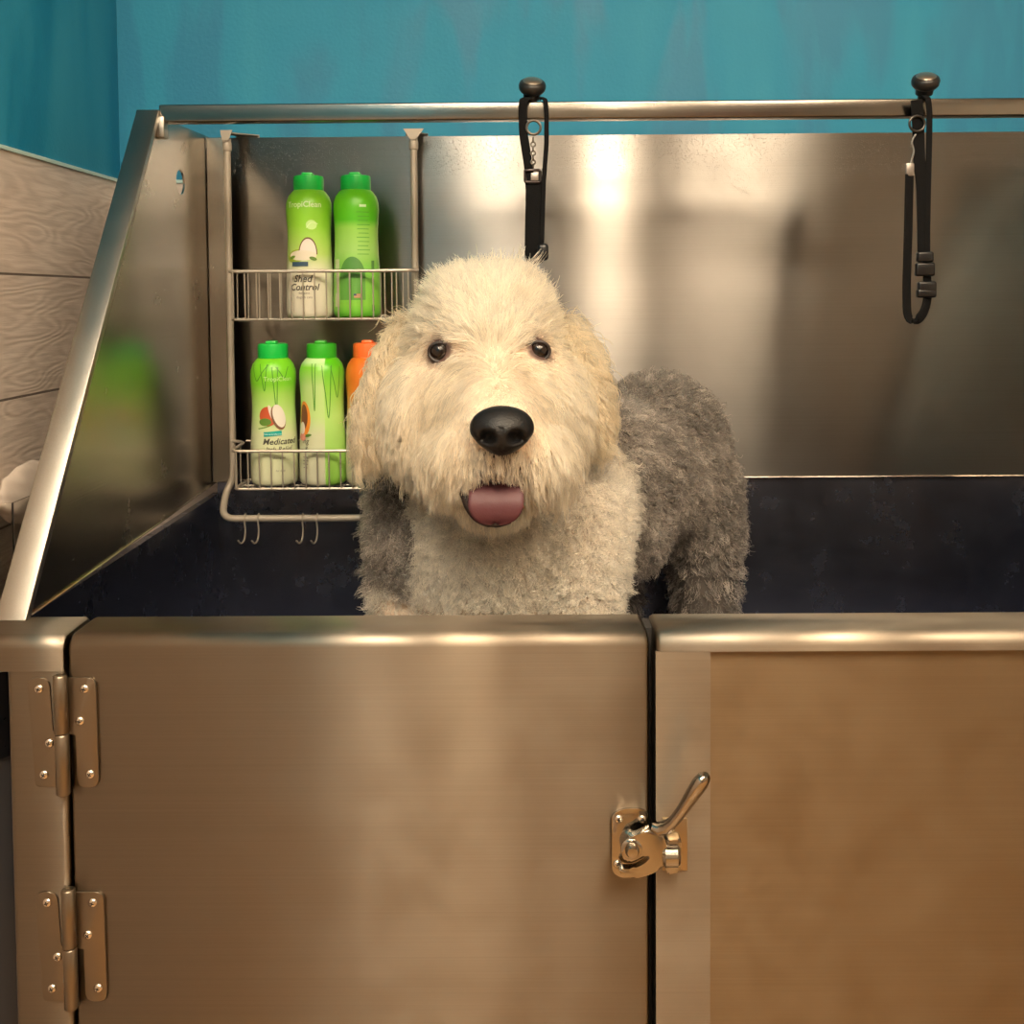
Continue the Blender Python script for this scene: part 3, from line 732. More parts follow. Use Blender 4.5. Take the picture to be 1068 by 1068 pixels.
ink_blob(B4, -.026, .108, .0125, .0270, (.80, .27, .03), rot=.05); ink_blob(B4, -.027, .110, .0085, .0200, (.16, .05, .02), off=.0008); ink_blob(B4, -.030, .092, .006, .010, (.72, .68, .6), off=.0011); ink_blob(B4, -.030, .078, .008, .0060, (.70, .26, .20), off=.0011); ink_blob(B4, -.018, .081, .007, .0024, (.10, .22, .03), rot=.2, off=.0011)
ink_text(B4, 'ing', -.024, .0680, .0125, (.06, .06, .05), 0, .25); ink_text(B4, '&', -.022, .0560, .0110, (.06, .06, .05), 0, .25)
for k, w in enumerate((.010, .013, .011, .009)): ink_rect(B4, -.024, .046-.0055*k, w, .0012, (.25, .24, .2))
B5 = make_bottle(bl(383, zf2), bottle_mat('orange_label', [(0, (.58, .54, .40)), (.40, (.62, .56, .40)), (.58, (.70, .40, .16)), (.74, (.75, .22, .03)), (.95, (.72, .17, .02))]), O_cap,
                 'orange shampoo bottle with orange cap, half hidden behind the dog at the lower tier')

# ------------------------------------------------------------------ leashes
def ring(bm, c, r, t, axis='y', seg=20):
    pts = []
    for k in range(seg):
        a = 2*PI*k/seg
        pts.append(Vector(c)+(Vector((r*math.cos(a), 0, r*math.sin(a))) if axis == 'y' else Vector((0, r*math.cos(a), r*math.sin(a)))))
    tube(bm, pts, t, 8, closed=True)
dl = 1.455
def Q(px, py, dy=0): return P(px, py, dl+dy)
# left leash
t1 = thing('grooming_leash', 'black nylon grooming leash hanging from the rail directly above the dog\'s head', 'leash', P(555, 105, 1.477), 'grooming leashes on the rail')
bm = bmesh.new()
strap(bm, round_path([Q(557, 104, .045), Q(552, 101.5, .02), Q(546, 104, -.004), Q(545, 118), Q(546, 140), Q(551, 172), Q(553, 190)], .006, 3), .0125, .0022, (1, 0, 0))
strap(bm, smooth_path([Q(556, 184), Q(557, 200), Q(556.5, 235), Q(556, 262), Q(557, 275)], 4), .0240, .0026, (1, 0, 0))
s = bm_obj('strap', bm, M_black, t1)
bm = bmesh.new()
strap(bm, round_path([Q(562, 104, .045), Q(564, 101.5, .02), Q(569, 104, -.004), Q(570, 120, -.002), Q(570, 150, -.002), Q(567, 190, -.002), Q(565, 255, -.002), Q(563, 272, -.002)], .006, 3), .0065, .0022, (1, .2, 0))
bm_obj('strap', bm, M_black, t1)
bm = bmesh.new(); c = Q(556.5, 133, -.003); ring(bm, c, .0098, .0018)
for k in range(7):
    cc = Q(556, 146+k*4.6, -.003); ring(bm, cc, .0032, .0012, 'y' if k % 2 else 'x', 12)
bm_obj('chain', bm, simple('tarnished_chain', (.16, .14, .12), .35, .9), t1)
bm = bmesh.new(); r_ = round_path([Q(547, 178, -.003), Q(563.5, 177, -.003), Q(563, 190, -.003), Q(548, 190, -.003), Q(547, 178, -.003)], .003, 3); tube(bm, r_[:-1], .0022, 8, closed=True)
bm_obj('buckle_frame', bm, simple('dark_buckle', (.06, .05, .05), .3, .8), t1)
bm = bmesh.new(); a = Q(557.5, 184, -.004); box(bm, a.x-.0055, a.x+.0055, a.y-.002, a.y+.001, a.z-.006, a.z+.005, .001, 2); bm_obj('crimp', bm, simple('silver_crimp', (.34, .31, .29), .4, .9), t1)
bm = bmesh.new(); a = Q(566, 263, -.006); box(bm, a.x-.008, a.x+.008, a.y-.006, a.y+.004, a.z-.012, a.z+.012, .005, 3); bm_obj('slider', bm, M_blackpl, t1)
# right leash
t2 = thing('grooming_leash', 'black nylon grooming leash with silver crimp hanging at the right, clear of the dog', 'leash', P(963, 105, 1.477), 'grooming leashes on the rail')
bm = bmesh.new()
strap(bm, round_path([Q(962, 102, .045), Q(964, 100, .02), Q(968, 103, -.005), Q(969.5, 118), Q(969, 150), Q(968, 190), Q(967, 240), Q(967, 300)], .006, 3), .0085, .0024, (1, .15, 0))
strap(bm, smooth_path([Q(956, 104, -.004), Q(957.5, 130), Q(959, 170), Q(962, 200), Q(963, 270)], 5), .0165, .0024, (1, 0, 0))
bm_obj('strap', bm, M_black, t2)
bm = bmesh.new()
strap(bm, round_path([Q(948.5, 182, -.004), Q(947.5, 230, -.006), Q(945.5, 300, -.010), Q(946, 332, -.014), Q(955, 335, -.012), Q(963, 328, -.006), Q(968, 312, -.004), Q(966, 268, 0)], .016, 4), .0150, .0026, (1, .5, .0))
bm_obj('loop_strap', bm, M_black, t2)
bm = bmesh.new(); ring(bm, Q(956.5, 129, -.005), .0108, .0018); bm_obj('ring', bm, simple('dark_ring', (.05, .045, .04), .3, .8), t2)
bm = bmesh.new(); tube(bm, smooth_path([Q(955, 140, -.004), Q(951, 148, -.005), Q(953, 158, -.004), Q(949, 172, -.004)], 4), .0014, 6); bm_obj('cord', bm, simple('grey_cord', (.16, .15, .14), .5), t2)
bm = bmesh.new(); a = Q(948.7, 177, -.004); box(bm, a.x-.0058, a.x+.0058, a.y-.003, a.y+.002, a.z-.009, a.z+.009, .0015, 2); bm_obj('crimp', bm, simple('silver_crimp_right', (.30, .27, .25), .4, .9), t2)
for (px, py, w, h) in ((964.5, 268, 17, 11), (964.5, 281, 20, 14), (966.5, 299, 19, 11), (966, 306, 20, 9)):
    bm = bmesh.new(); a = Q(px, py, -.007); s_ = S(dl); box(bm, a.x-w/2*s_, a.x+w/2*s_, a.y-.005, a.y+.006, a.z-h/2*s_, a.z+h/2*s_, .003, 3); bm_obj('slider', bm, M_blackpl, t2)

# ------------------------------------------------------------------ left edge things
m_cl, nt, b = mat_new('clear_plastic'); b.inputs['Base Color'].default_value = (.92, .90, .86, 1); b.inputs['Roughness'].default_value = .12
b.inputs['Transmission Weight'].default_value = 1.0; b.inputs['IOR'].default_value = 1.12
M_tissue = simple('crumpled_tissue', (.46, .395, .34), .8, bump=1.0, bscale=60)
dsp = thing('wall_mounted_dispenser', 'clear plastic wall dispenser heaped with cream tissue on the wood-look tile', 'dispenser', (XL+.02, 1.38, P(0, 640, 1.38).z))
zt_, zb_ = P(5, 505, 1.4).z, P(5, 640, 1.4).z
bm = bmesh.new(); W0, W1 = 1.27, 1.440
for a in ((XL+.0005, XL+.0035, W0, W1), (XL+.040, XL+.043, W0, W1), (XL+.0035, XL+.040, W0, W0+.003), (XL+.0035, XL+.040, W1-.003, W1)):
    box(bm, *a, zb_, zt_, .0008, 1)
box(bm, XL+.0005, XL+.043, W0, W1, zb_-.003, zb_, .0008, 1)
bm_obj('holder', bm, m_cl, dsp)
bm = bmesh.new(); bmesh.ops.create_icosphere(bm, subdivisions=5, radius=1.0)
for v in bm.verts:
    n = v.co.copy(); f = 1+.05*math.sin(n.x*5+n.z*4)*math.sin(n.y*6)+.025*math.sin(n.z*13+n.y*9)
    v.co = Vector((XL+.022+n.x*.017*f, 1.355+n.y*.078*f, zt_-.002+max(n.z, -.9)*.040*f))
bm_obj('tissue', bm, M_tissue, dsp)
bm = bmesh.new(); tube(bm, round_path([(XL+.046, W0+.02, zb_+.075), (XL+.046, W1-.035, zb_+.075), (XL+.046, W1-.035, zb_+.012), (XL+.046, W0+.02, zb_+.012)], .006, 4), .0022, 8)
bm_obj('wire_bracket', bm, M_wire, dsp)
bn = thing('bin_stand_in', 'dark grey bin-shaped stand-in for an unclear object left of the steel tub', 'bin', (-.61, 1.16, 0))  # bin shape standing in for an unclear dark object at the edge
bm = bmesh.new(); zt_ = P(2, 700, 1.10).z
lathe(bm, [(.052, 0), (.058, .004), (.068, zt_-.012), (.070, zt_), (.0655, zt_), (.064, zt_-.02), (.054, .01), (0, .008)], (-.607, 1.16, 0), 32, sy=1.4); bm_obj('bin_body', bm, simple('dark_grey_plastic', (.045, .045, .050), .45), bn)
bm = bmesh.new(); lathe(bm, [(.0712, zt_-.09), (.0722, zt_-.01), (.0715, zt_+.004), (.064, zt_+.003), (.062, zt_-.05)], (-.607, 1.16, 0), 48, sy=1.4)
for v in bm.verts: v.co.x += .0008*math.sin(v.co.z*300+v.co.y*90)
bm_obj('liner', bm, M_blackpl, bn)
# ------------------------------------------------------------------ the dog
from mathutils.bvhtree import BVHTree
dog = thing('dog', 'large shaggy white and grey dog standing in the steel tub, mouth open', 'dog', (.05, 1.36, ZBF))
bm = bmesh.new()
def ell(c, r, rot=None):
    g = bmesh.ops.create_icosphere(bm, subdivisions=3, radius=1.0)
    for v in g['verts']:
        q = Vector((v.co.x*r[0], v.co.y*r[1], v.co.z*r[2]))
        if rot: q = rot @ q
        v.co = q + Vector(c)
def caps(pts, rs, n=6):
    for (a, b_), (ra, rb) in zip(zip(pts, pts[1:]), zip(rs, rs[1:])):
        for k in range(n+1):
            t = k/n; r = ra+(rb-ra)*t; ell(Vector(a).lerp(Vector(b_), t), (r, r, r))
HC = P(506, 372, 1.285)
ell(HC, (.100, .108, .088))
ell(P(490, 335, 1.285), (.060, .08, .055)); ell(P(524, 333, 1.285), (.060, .08, .055))
ell(P(447, 430, 1.255), (.058, .075, .080)); ell(P(570, 425, 1.255), (.056, .075, .076))
caps([P(512, 410, 1.22), P(519, 440, 1.16), P(522, 452, 1.112)], [.062, .054, .042])
ell(P(492, 470, 1.135), (.040, .045, .036)); ell(P(551, 470, 1.135), (.040, .045, .036))
ell(P(475, 478, 1.17), (.040, .045, .046)); ell(P(566, 476, 1.17), (.038, .045, .044))
ell(P(474, 405, 1.225), (.050, .05, .050)); ell(P(548, 402, 1.225), (.048, .05, .050)); ell(P(490, 425, 1.20), (.050, .05, .045)); ell(P(545, 425, 1.20), (.050, .05, .045))
ell(P(515, 522, 1.175), (.046, .050, .024))
caps([P(500, 440, 1.38), P(512, 520, 1.345), P(520, 580, 1.335)], [.088, .100, .112])
ell(P(520, 605, 1.325), (.118, .095, .13))
caps([P(540, 525, 1.37), P(612, 500, 1.45), P(690, 490, 1.55)], [.122, .120, .100])
ell(P(686, 472, 1.555), (.105, .105, .118)); ell(P(652, 545, 1.43), (.060, .075, .075))
fl = ZBF+.012
caps([P(718, 510, 1.56), P(735, 570, 1.55), P(736, 640, 1.56)], [.078, .056, .047]); e0 = P(736, 640, 1.56)
caps([e0, (e0.x, 1.575, fl+.045), (e0.x-.01, 1.555, fl+.03)], [.047, .038, .040]); ell((e0.x-.015, 1.535, fl+.018), (.038, .052, .026))
caps([P(645, 520, 1.63), P(640, 640, 1.63)], [.060, .042]); e0 = P(640, 640, 1.63); caps([e0, (e0.x, 1.63, fl+.03)], [.042, .038]); ell((e0.x-.01, 1.60, fl+.018), (.038, .050, .026))
caps([P(606, 535, 1.31), P(609, 590, 1.275), P(607, 640, 1.265)], [.060, .050, .047]); e0 = P(607, 640, 1.265); caps([e0, (e0.x, 1.265, fl+.03)], [.047, .042]); ell((e0.x, 1.235, fl+.02), (.042, .055, .028))
caps([P(428, 500, 1.39), P(424, 560, 1.345), P(424, 640, 1.325)], [.058, .048, .046]); e0 = P(424, 640, 1.325); caps([e0, (e0.x, 1.32, fl+.03)], [.046, .042]); ell((e0.x, 1.29, fl+.02), (.042, .055, .028))
me0 = bpy.data.meshes.new('body'); bm.to_mesh(me0); bm.free()
tmp = bpy.data.objects.new('tmp_body', me0); C.objects.link(tmp)
md = tmp.modifiers.new('r', 'REMESH'); md.mode = 'VOXEL'; md.voxel_size = .0065
ms = tmp.modifiers.new('s', 'SMOOTH'); ms.iterations = 14; ms.factor = .6
body_me = bpy.data.meshes.new_from_object(tmp.evaluated_get(bpy.context.evaluated_depsgraph_get()))
bpy.data.objects.remove(tmp)
# ears are their own lobes
def lobe(name, pts, rs, fy):
    b2 = bmesh.new()
    path = smooth_path(pts, 5); n = len(path)
    R_ = [np.interp(i/(n-1), np.linspace(0, 1, len(rs)), rs) for i in range(n)]
    tube(b2, path, R_, 20)
    for v in b2.verts: pass
    m0 = bpy.data.meshes.new(name); b2.to_mesh(m0); b2.free()
    t_ = bpy.data.objects.new('tmp', m0); C.objects.link(t_)
    q = t_.modifiers.new('r', 'REMESH'); q.mode = 'VOXEL'; q.voxel_size = .006
    q = t_.modifiers.new('s', 'SMOOTH'); q.iterations = 5
    me_ = bpy.data.meshes.new_from_object(t_.evaluated_get(bpy.context.evaluated_depsgraph_get())); bpy.data.objects.remove(t_)
    for p in me_.polygons: p.use_smooth = True
    return me_
earL = lobe('ear', [P(436, 335, 1.31), P(415, 378, 1.28), P(397, 430, 1.265), P(392, 472, 1.265)], [.016, .026, .028, .020], 1)
earR = lobe('ear', [P(580, 335, 1.31), P(600, 372, 1.28), P(614, 415, 1.265), P(617, 455, 1.265)], [.016, .025, .026, .020], 1)
for p in body_me.polygons: p.use_smooth = True

def proj(p):
    """place of world points in the frame of the photograph, for laying out the coat"""
    q = (p-np.array([0, 0, H])) @ np.array(R)
    return 534+F*q[:, 0]/-q[:, 2], 356-F*q[:, 1]/-q[:, 2]
def vnoise(p, s, seed):
    """cheap smooth noise"""
    r2 = np.random.default_rng(seed); out = np.zeros(len(p))
    for k in range(7):
        d = r2.normal(size=3)*s; out += np.sin(p @ d + r2.uniform(0, 6.28))
    return out/3.0
def sstep(a, b_, x): t = np.clip((x-a)/(b_-a), 0, 1); return t*t*(3-2*t)
xleft = P(440, 550, 1.3).x; zlw = P(420, 614, 1.3).z; zneck = P(500, 470, 1.3).z
def greyness(p):
    n = vnoise(p, 38, 3)*.012 + vnoise(p, 110, 5)*.005
    g = sstep(1.338, 1.362, p[:, 1]+n)
    gl = sstep(xleft+.010, xleft-.012, p[:, 0]+n)*sstep(1.255, 1.275, p[:, 1])
    g = np.maximum(g, gl)
    low = sstep(zlw+.012, zlw-.012, p[:, 2]+n)*(p[:, 0] < .03)
    g = g*(1-low)
    head = sstep(.19, .165, np.linalg.norm((p-np.array(HC))*np.array([1, 1, .95]), axis=1))
    head = np.maximum(head, (p[:, 1] < 1.33)*(p[:, 0] > xleft))
    # the paws are white
    return np.clip(g*(1-head), 0, 1)
EYES = [(458.5, 367, 1), (562, 366, -1)]
bvh = BVHTree.FromPolygons([v.co.copy() for v in body_me.vertices], [tuple(p.vertices) for p in body_me.polygons])
eye_pos = []
for ex, ey, s_ in EYES:
    o_ = Vector((0, 0, H)); d_ = (P(ex, ey, 1.0)-o_).normalized()
    hit = bvh.ray_cast(o_, d_)[0]
    eye_pos.append(hit + Vector((0, .0040, 0)))
NOSE = P(523.5, 449, 1.072)
B0 = P(517, 392, 1.135)
MO = P(516, 518, 1.10)

def sample(me, n, wfun):
    nt_ = len(me.loop_triangles) if me.calc_loop_triangles() is None else 0
    vi = np.empty(nt_*3, np.int32); me.loop_triangles.foreach_get('vertices', vi); vi = vi.reshape(-1, 3)
    co = np.empty(len(me.vertices)*3); me.vertices.foreach_get('co', co); co = co.reshape(-1, 3)
    vn = np.empty(len(me.vertices)*3); me.vertices.foreach_get('normal', vn); vn = vn.reshape(-1, 3)
    a, b_, c_ = co[vi[:, 0]], co[vi[:, 1]], co[vi[:, 2]]
    ar = np.linalg.norm(np.cross(b_-a, c_-a), axis=1); cen = (a+b_+c_)/3; nn = vn[vi].mean(1)
    ar = ar*wfun(cen, nn); idx = rng.choice(nt_, n, p=ar/ar.sum())
    u = rng.random(n); v = rng.random(n); fl_ = u+v > 1; u[fl_] = 1-u[fl_]; v[fl_] = 1-v[fl_]; w_ = 1-u-v
    f = lambda A: A[vi[idx, 0]]*w_[:, None]+A[vi[idx, 1]]*u[:, None]+A[vi[idx, 2]]*v[:, None]
    nrm = f(vn); nrm /= np.linalg.norm(nrm, axis=1)[:, None]+1e-9
    return f(co), nrm
def nz(v): return v/(np.linalg.norm(v, axis=1)[:, None]+1e-9)
HCn = np.array(HC); Bn = np.array(B0); NO = np.array(NOSE); MOn = np.array(MO)
def fields(p, n, ear):
    """direction, length, lift, fall, curl and head-ness of the coat at the roots"""
    px, py = proj(p)
    dh = np.linalg.norm((p-HCn)*np.array([1, 1, 1.0]), axis=1)
    head = sstep(.185, .155, dh)*sstep(570, 545, py)
    head = np.maximum(head, (p[:, 1] < 1.235)*(py < 550))
    if ear: head = np.ones(len(p))
    # head: outwards from the stop
    rad = p-Bn; T = nz(rad - n*(rad*n).sum(1)[:, None])
    g = np.array([0, 0, -1.0])
    below = sstep(335, 400, py)
    side = sstep(40, 105, np.abs(px-515))
    T = T + g*(below*.65+side*.5)[:, None]
    if ear:
        T = nz(g + np.stack([np.sign(p[:, 0]-HCn[0])*.28, 0*p[:, 0]-.15, 0*p[:, 0]], 1))
    ax = np.array([.62, .60, -.15])
    Tb = ax*.5 + g*.75
    Tb = np.repeat(Tb[None], len(p), 0)
    T = nz(T)*head[:, None] + Tb*(1-head)[:, None]
    T = nz(T - n*(T*n).sum(1)[:, None])
    lift = np.where(ear, .32, .36)*head + .95*(1-head)
    L_ = .034*head + .0165*(1-head)
    top = sstep(330, 280, py)*head; lift = lift+top*.45; L_ = L_+top*.004
    # short on the bridge of the nose and around the eyes
    br = np.exp(-((px-520)/26)**2 - ((py-405)/30)**2)*head; L_ = L_*(1-.42*br)
    for e in eye_pos:
        de = np.linalg.norm(p-np.array(e), axis=1); L_ = L_*(.22+.78*sstep(.012, .046, de))
        lift = lift*(.5+.5*sstep(.012, .04, de))
    dn = np.linalg.norm((p-NO)*np.array([.9, .7, 1.05]), axis=1); L_ = L_*(.28+.72*sstep(.030, .066, dn))
    lip = np.exp(-((px-518)/34)**2 - ((py-490)/14)**2)*head*(p[:, 1] < 1.2); L_ = L_*(1-lip)+.019*lip; lift = lift+.5*lip
    chin = sstep(505, 520, py)*head*(p[:, 1] < 1.24); L_ = L_*(1-.4*chin)
    if ear: L_ = L_*1.0
    bib = (1-head)*(p[:, 1] < 1.34)*sstep(640, 540, py); L_ = L_+.006*bib
    fall = .9*head*(below+.2)+.30*(1-head)
    curl = (.0034 if ear else .0012)*head+.0026*(1-head)
    return T, L_, lift, fall, curl, head
def grow(p, n, F_, K, rnd, seed):
    T, L_, lift, fall, curl, head = F_; r2 = np.random.default_rng(seed); M_ = len(p)
    J = r2.normal(size=(M_, 3)); J = J-n*(J*n).sum(1)[:, None]
    jam = (.22*head+.62*(1-head))*rnd
    d = nz(T*1.0+n*lift[:, None]+J*jam[:, None])
    L2 = L_*(.72+.5*r2.random(M_))*(1+.55*(r2.random(M_) < .05))
    out = np.empty((M_, K, 3)); out[:, 0] = p-n*.001; q = p.copy()
    e1 = nz(np.cross(d, n)+1e-5); ph = r2.uniform(0, 6.28, M_); fr = r2.uniform(.6, 1.5, M_)*(1+1.2*(1-head))
    for k in range(1, K):
        st = L2/(K-1)
        d = nz(d+np.array([0, 0, -1.0])*(fall*1.2/(K-1))[:, None])
        q = q+d*st[:, None]
        t = k/(K-1); e2 = np.cross(d, e1)
        amp = curl*(t**.7)*(L2/.02)
        out[:, k] = q+(e1*np.sin(6.28*fr*t+ph)[:, None]+e2*(np.cos(6.28*fr*t+ph)-np.cos(ph))[:, None])*amp[:, None]
    return out
def coat(name, me, n, ng, ear, parent, mat, thick, K=8, seed=1, keep=None):
    def wf(c_, nn):
        px, py = proj(c_)
        w_ = np.where(c_[:, 2] < ZR-.05, .25, 1.0)*np.where((nn[:, 1] > .25) & (nn[:, 2] < .5), .35, 1.0)
        w_ = w_*(1+.7*(c_[:, 1] < 1.33))
        w_ = w_*(c_[:, 2] > ZBF+.02)
        for e in eye_pos: w_ = w_*(np.linalg.norm(c_-np.array(e), axis=1) > .0150)
        w_ = w_*~((np.abs((px-523.5)/30)**2.4+np.abs((py-449)/21)**2.4 < 1) & (c_[:, 1] < 1.15))
        w_ = w_*~((((px-517)/31)**2+((py-521)/20)**2 < 1) & (c_[:, 1] < 1.24) & (py > 499))
        return w_
    gp, gn = sample(me, ng, wf); gF = fields(gp, gn, ear); gc = grow(gp, gn, gF, K, 1.0, seed)
    kd = kdtree.KDTree(ng)
    for i, q in enumerate(gp): kd.insert(q, i)
    kd.balance()
    hp, hn = sample(me, n, wf); hF = fields(hp, hn, ear); hc_ = grow(hp, hn, hF, K, .8, seed+1)
    gi = np.fromiter((kd.find(q)[1] for q in hp), np.int64, n)
    tip = gc[gi]; head = hF[5]
    t = np.linspace(0, 1, K)[None, :, None]
    spread = rng.normal(size=(n, 1, 3))*.0016
    cl = np.clip((.66*head+.68*(1-head))*(.6+.6*rng.random(n)), 0, .93); cl = np.where(rng.random(n) < .12, .1, cl)[:, None, None]
    pts = hc_*(1-cl*t**.9)+(tip+spread*t)*(cl*t**.9)
    # keep strands out of the eyes and off the nose leather
    ex = np.ones(n, bool)
    for e in eye_pos:
        px, py = proj(pts.reshape(-1, 3)); px = px.reshape(n, K); py = py.reshape(n, K); c0 = proj(np.array(e)[None])
        inside = ((px-c0[0])/10.5)**2+((py-c0[1])/10.5)**2 < 1
        ex &= ~(inside.any(1) & (hp[:, 1] < 1.30))
    inn = (((px-523.5)/28)**2+((py-451)/19)**2 < 1); ex &= ~(inn.any(1) & (rng.random(n) > .01) & (hp[:, 1] < 1.25) & (py[:, 0] > 405))
    inm = (((px-517)/26)**2+((py-523)/17)**2 < 1); ex &= ~(inm.any(1) & (hp[:, 1] < 1.30))
    pts = pts[ex]; hp = hp[ex]; head = head[ex]; gi = gi[ex]; m_ = len(pts)
    g = greyness(hp) if not ear else np.zeros(m_)
    gr = rng.random(ng)[gi]*.55+rng.random(m_)*.45
    blot = sstep(-.8, .9, vnoise(hp, 45, 9))
    white = np.array([.97, .86, .66])*np.ones((m_, 3)); bod = np.array([.93, .84, .70])
    white = white*head[:, None]+bod*(1-head)[:, None]
    tanw = (sstep(.1, 1.0, vnoise(hp, 30, 21))*.35*head)[:, None]; white = white*(1-tanw)+np.array([.74, .55, .33])*tanw
    if ear: white = white*np.array([.90, .83, .72])
    white = white*(.64+.44*gr)[:, None]
    px, py = proj(hp)
    bridge = (np.exp(-((px-520)/22)**2-((py-412)/22)**2)*head*.55)[:, None]; white = white*(1-bridge)+np.array([.74, .54, .40])*bridge
    dk = (np.exp(-((px-520)/30)**2-((py-487)/12)**2)*head*(hp[:, 1] < 1.2)*.55*(rng.random(m_) > .35))[:, None]; white = white*(1-dk)+np.array([.14, .10, .09])*dk
    for e in eye_pos:
        de = np.linalg.norm(hp-np.array(e), axis=1); k_ = (sstep(.026, .015, de)*.75)[:, None]; white = white*(1-k_)+np.array([.12, .07, .05])*k_
    grey = np.array([.30, .258, .225])*(.32+1.15*gr*(.30+.90*blot))[:, None] + np.array([.22, .19, .16])*(gr > .70)[:, None]
    col = white*(1-g)[:, None]+grey*g[:, None]
    hc2 = bpy.data.hair_curves.new(name); hc2.add_curves([K]*m_)
    hc2.attributes['position'].data.foreach_set('vector', pts.astype(np.float32).ravel())
    ra = hc2.attributes.get('radius') or hc2.attributes.new('radius', 'FLOAT', 'POINT')
    th = thick*(1-.75*np.linspace(0, 1, K)**2)[None, :]*(.8+.4*rng.random(m_))[:, None]
    ra.data.foreach_set('value', th.astype(np.float32).ravel())
    ca = hc2.attributes.new('coat', 'FLOAT_COLOR', 'CURVE'); ca.data.foreach_set('color', np.concatenate([col, np.ones((m_, 1))], 1).astype(np.float32).ravel())
    o = bpy.data.objects.new(name, hc2); C.objects.link(o); hc2.materials.append(mat)
    o.parent = parent; o.matrix_parent_inverse = dog.matrix_basis.inverted()
    return o
def fur_mat():
    m, nt, b = mat_new('dog_coat'); at = N(nt, 'ShaderNodeAttribute', attribute_name='coat')
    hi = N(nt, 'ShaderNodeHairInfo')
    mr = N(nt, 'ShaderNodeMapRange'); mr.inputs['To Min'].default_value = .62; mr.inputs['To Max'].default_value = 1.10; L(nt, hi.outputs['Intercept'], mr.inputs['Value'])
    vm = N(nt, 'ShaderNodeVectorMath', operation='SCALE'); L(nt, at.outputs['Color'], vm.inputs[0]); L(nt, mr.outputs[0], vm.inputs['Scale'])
    ph = N(nt, 'ShaderNodeBsdfHairPrincipled'); ph.parametrization = 'COLOR'; ph.inputs['Roughness'].default_value = .42; ph.inputs['Radial Roughness'].default_value = .55
    L(nt, vm.outputs[0], ph.inputs['Color'])
    df = N(nt, 'ShaderNodeBsdfDiffuse'); L(nt, vm.outputs[0], df.inputs['Color'])
    ms_ = N(nt, 'ShaderNodeMixShader'); ms_.inputs[0].default_value = .25
    out = [x for x in nt.nodes if x.type == 'OUTPUT_MATERIAL'][0]
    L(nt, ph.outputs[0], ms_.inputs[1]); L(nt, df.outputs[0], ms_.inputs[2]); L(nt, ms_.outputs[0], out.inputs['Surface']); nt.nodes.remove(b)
    return m
M_fur = fur_mat()
# skin
nv = len(body_me.vertices); co = np.empty(nv*3); body_me.vertices.foreach_get('co', co); co = co.reshape(-1, 3); g = greyness(co)[:, None]
px, py = proj(co)
sk = np.array([.60, .46, .34])*(1-g)+np.array([.10, .085, .075])*g
for e in eye_pos:
    k_ = sstep(.024, .014, np.linalg.norm(co-np.array(e), axis=1))[:, None]; sk = sk*(1-k_)+np.array([.07, .035, .03])*k_
k_ = (((px-519)/36)**2+((py-500)/34)**2 < 1) & (co[:, 1] < 1.2); sk[k_] = np.array([.05, .03, .028])
ca = body_me.attributes.new('skin', 'FLOAT_COLOR', 'POINT'); ca.data.foreach_set('color', np.concatenate([sk, np.ones((nv, 1))], 1).astype(np.float32).ravel())
m_sk, nt, b = mat_new('dog_skin'); at = N(nt, 'ShaderNodeAttribute', attribute_name='skin'); L(nt, at.outputs['Color'], b.inputs['Base Color']); b.inputs['Roughness'].default_value = .7
body = link('body', body_me, m_sk); body.parent = dog; body.matrix_parent_inverse = dog.matrix_basis.inverted()
M_earskin = simple('ear_skin', (.55, .42, .32), .7)
FUR_N = 140000
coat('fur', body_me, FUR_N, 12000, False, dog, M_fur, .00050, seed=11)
for me_, sd in ((earL, 31), (earR, 41)):
    e_ = link('ear', me_, M_earskin); e_.parent = dog; e_.matrix_parent_inverse = dog.matrix_basis.inverted()
    f_ = coat('ear_fur', me_, 8500, 300, True, dog, M_fur, .00048, seed=sd)

# eyes
m_eye, nt, b = mat_new('dog_eye'); tc = N(nt, 'ShaderNodeTexCoord'); sx = N(nt, 'ShaderNodeSeparateXYZ'); L(nt, tc.outputs['Object'], sx.inputs[0])
cb = N(nt, 'ShaderNodeCombineXYZ'); L(nt, sx.outputs['X'], cb.inputs['X']); L(nt, sx.outputs['Z'], cb.inputs['Y']); ln = N(nt, 'ShaderNodeVectorMath', operation='LENGTH'); L(nt, cb.outputs[0], ln.inputs[0])
rr_ = ramp(nt, [(0, (.004, .003, .003)), (.0044, (.004, .003, .003)), (.0052, (.016, .008, .005)), (.0090, (.010, .005, .004)), (.0098, (.004, .003, .003))]); 
mm = N(nt, 'ShaderNodeMath', operation='MULTIPLY'); mm.inputs[1].default_value = 60.0; L(nt, ln.outputs['Value'], mm.inputs[0])
for e_ in rr_.color_ramp.elements: e_.position = min(1, e_.position*60)
L(nt, mm.outputs[0], rr_.inputs[0]); L(nt, rr_.outputs[0], b.inputs['Base Color']); b.inputs['Roughness'].default_value = .16
M_lid = simple('dark_eyelid', (.020, .012, .011), .45)
for e in eye_pos:
    bm = bmesh.new(); bmesh.ops.create_uvsphere(bm, u_segments=32, v_segments=20, radius=.0128); 
    o = bm_obj('eye', bm, m_eye, None); o.location = e+Vector((0, .0015, 0)); o.parent = dog; o.matrix_parent_inverse = dog.matrix_basis.inverted()
    bm = bmesh.new(); pts_ = [Vector(e)+Vector((.0128*math.cos(a), -.0035-.002*abs(math.sin(a)), .0112*math.sin(a))) for a in np.linspace(0, 2*PI, 28)[:-1]]
    tube(bm, pts_, .0019, 8, closed=True); bm_obj('eyelid', bm, M_lid, dog)
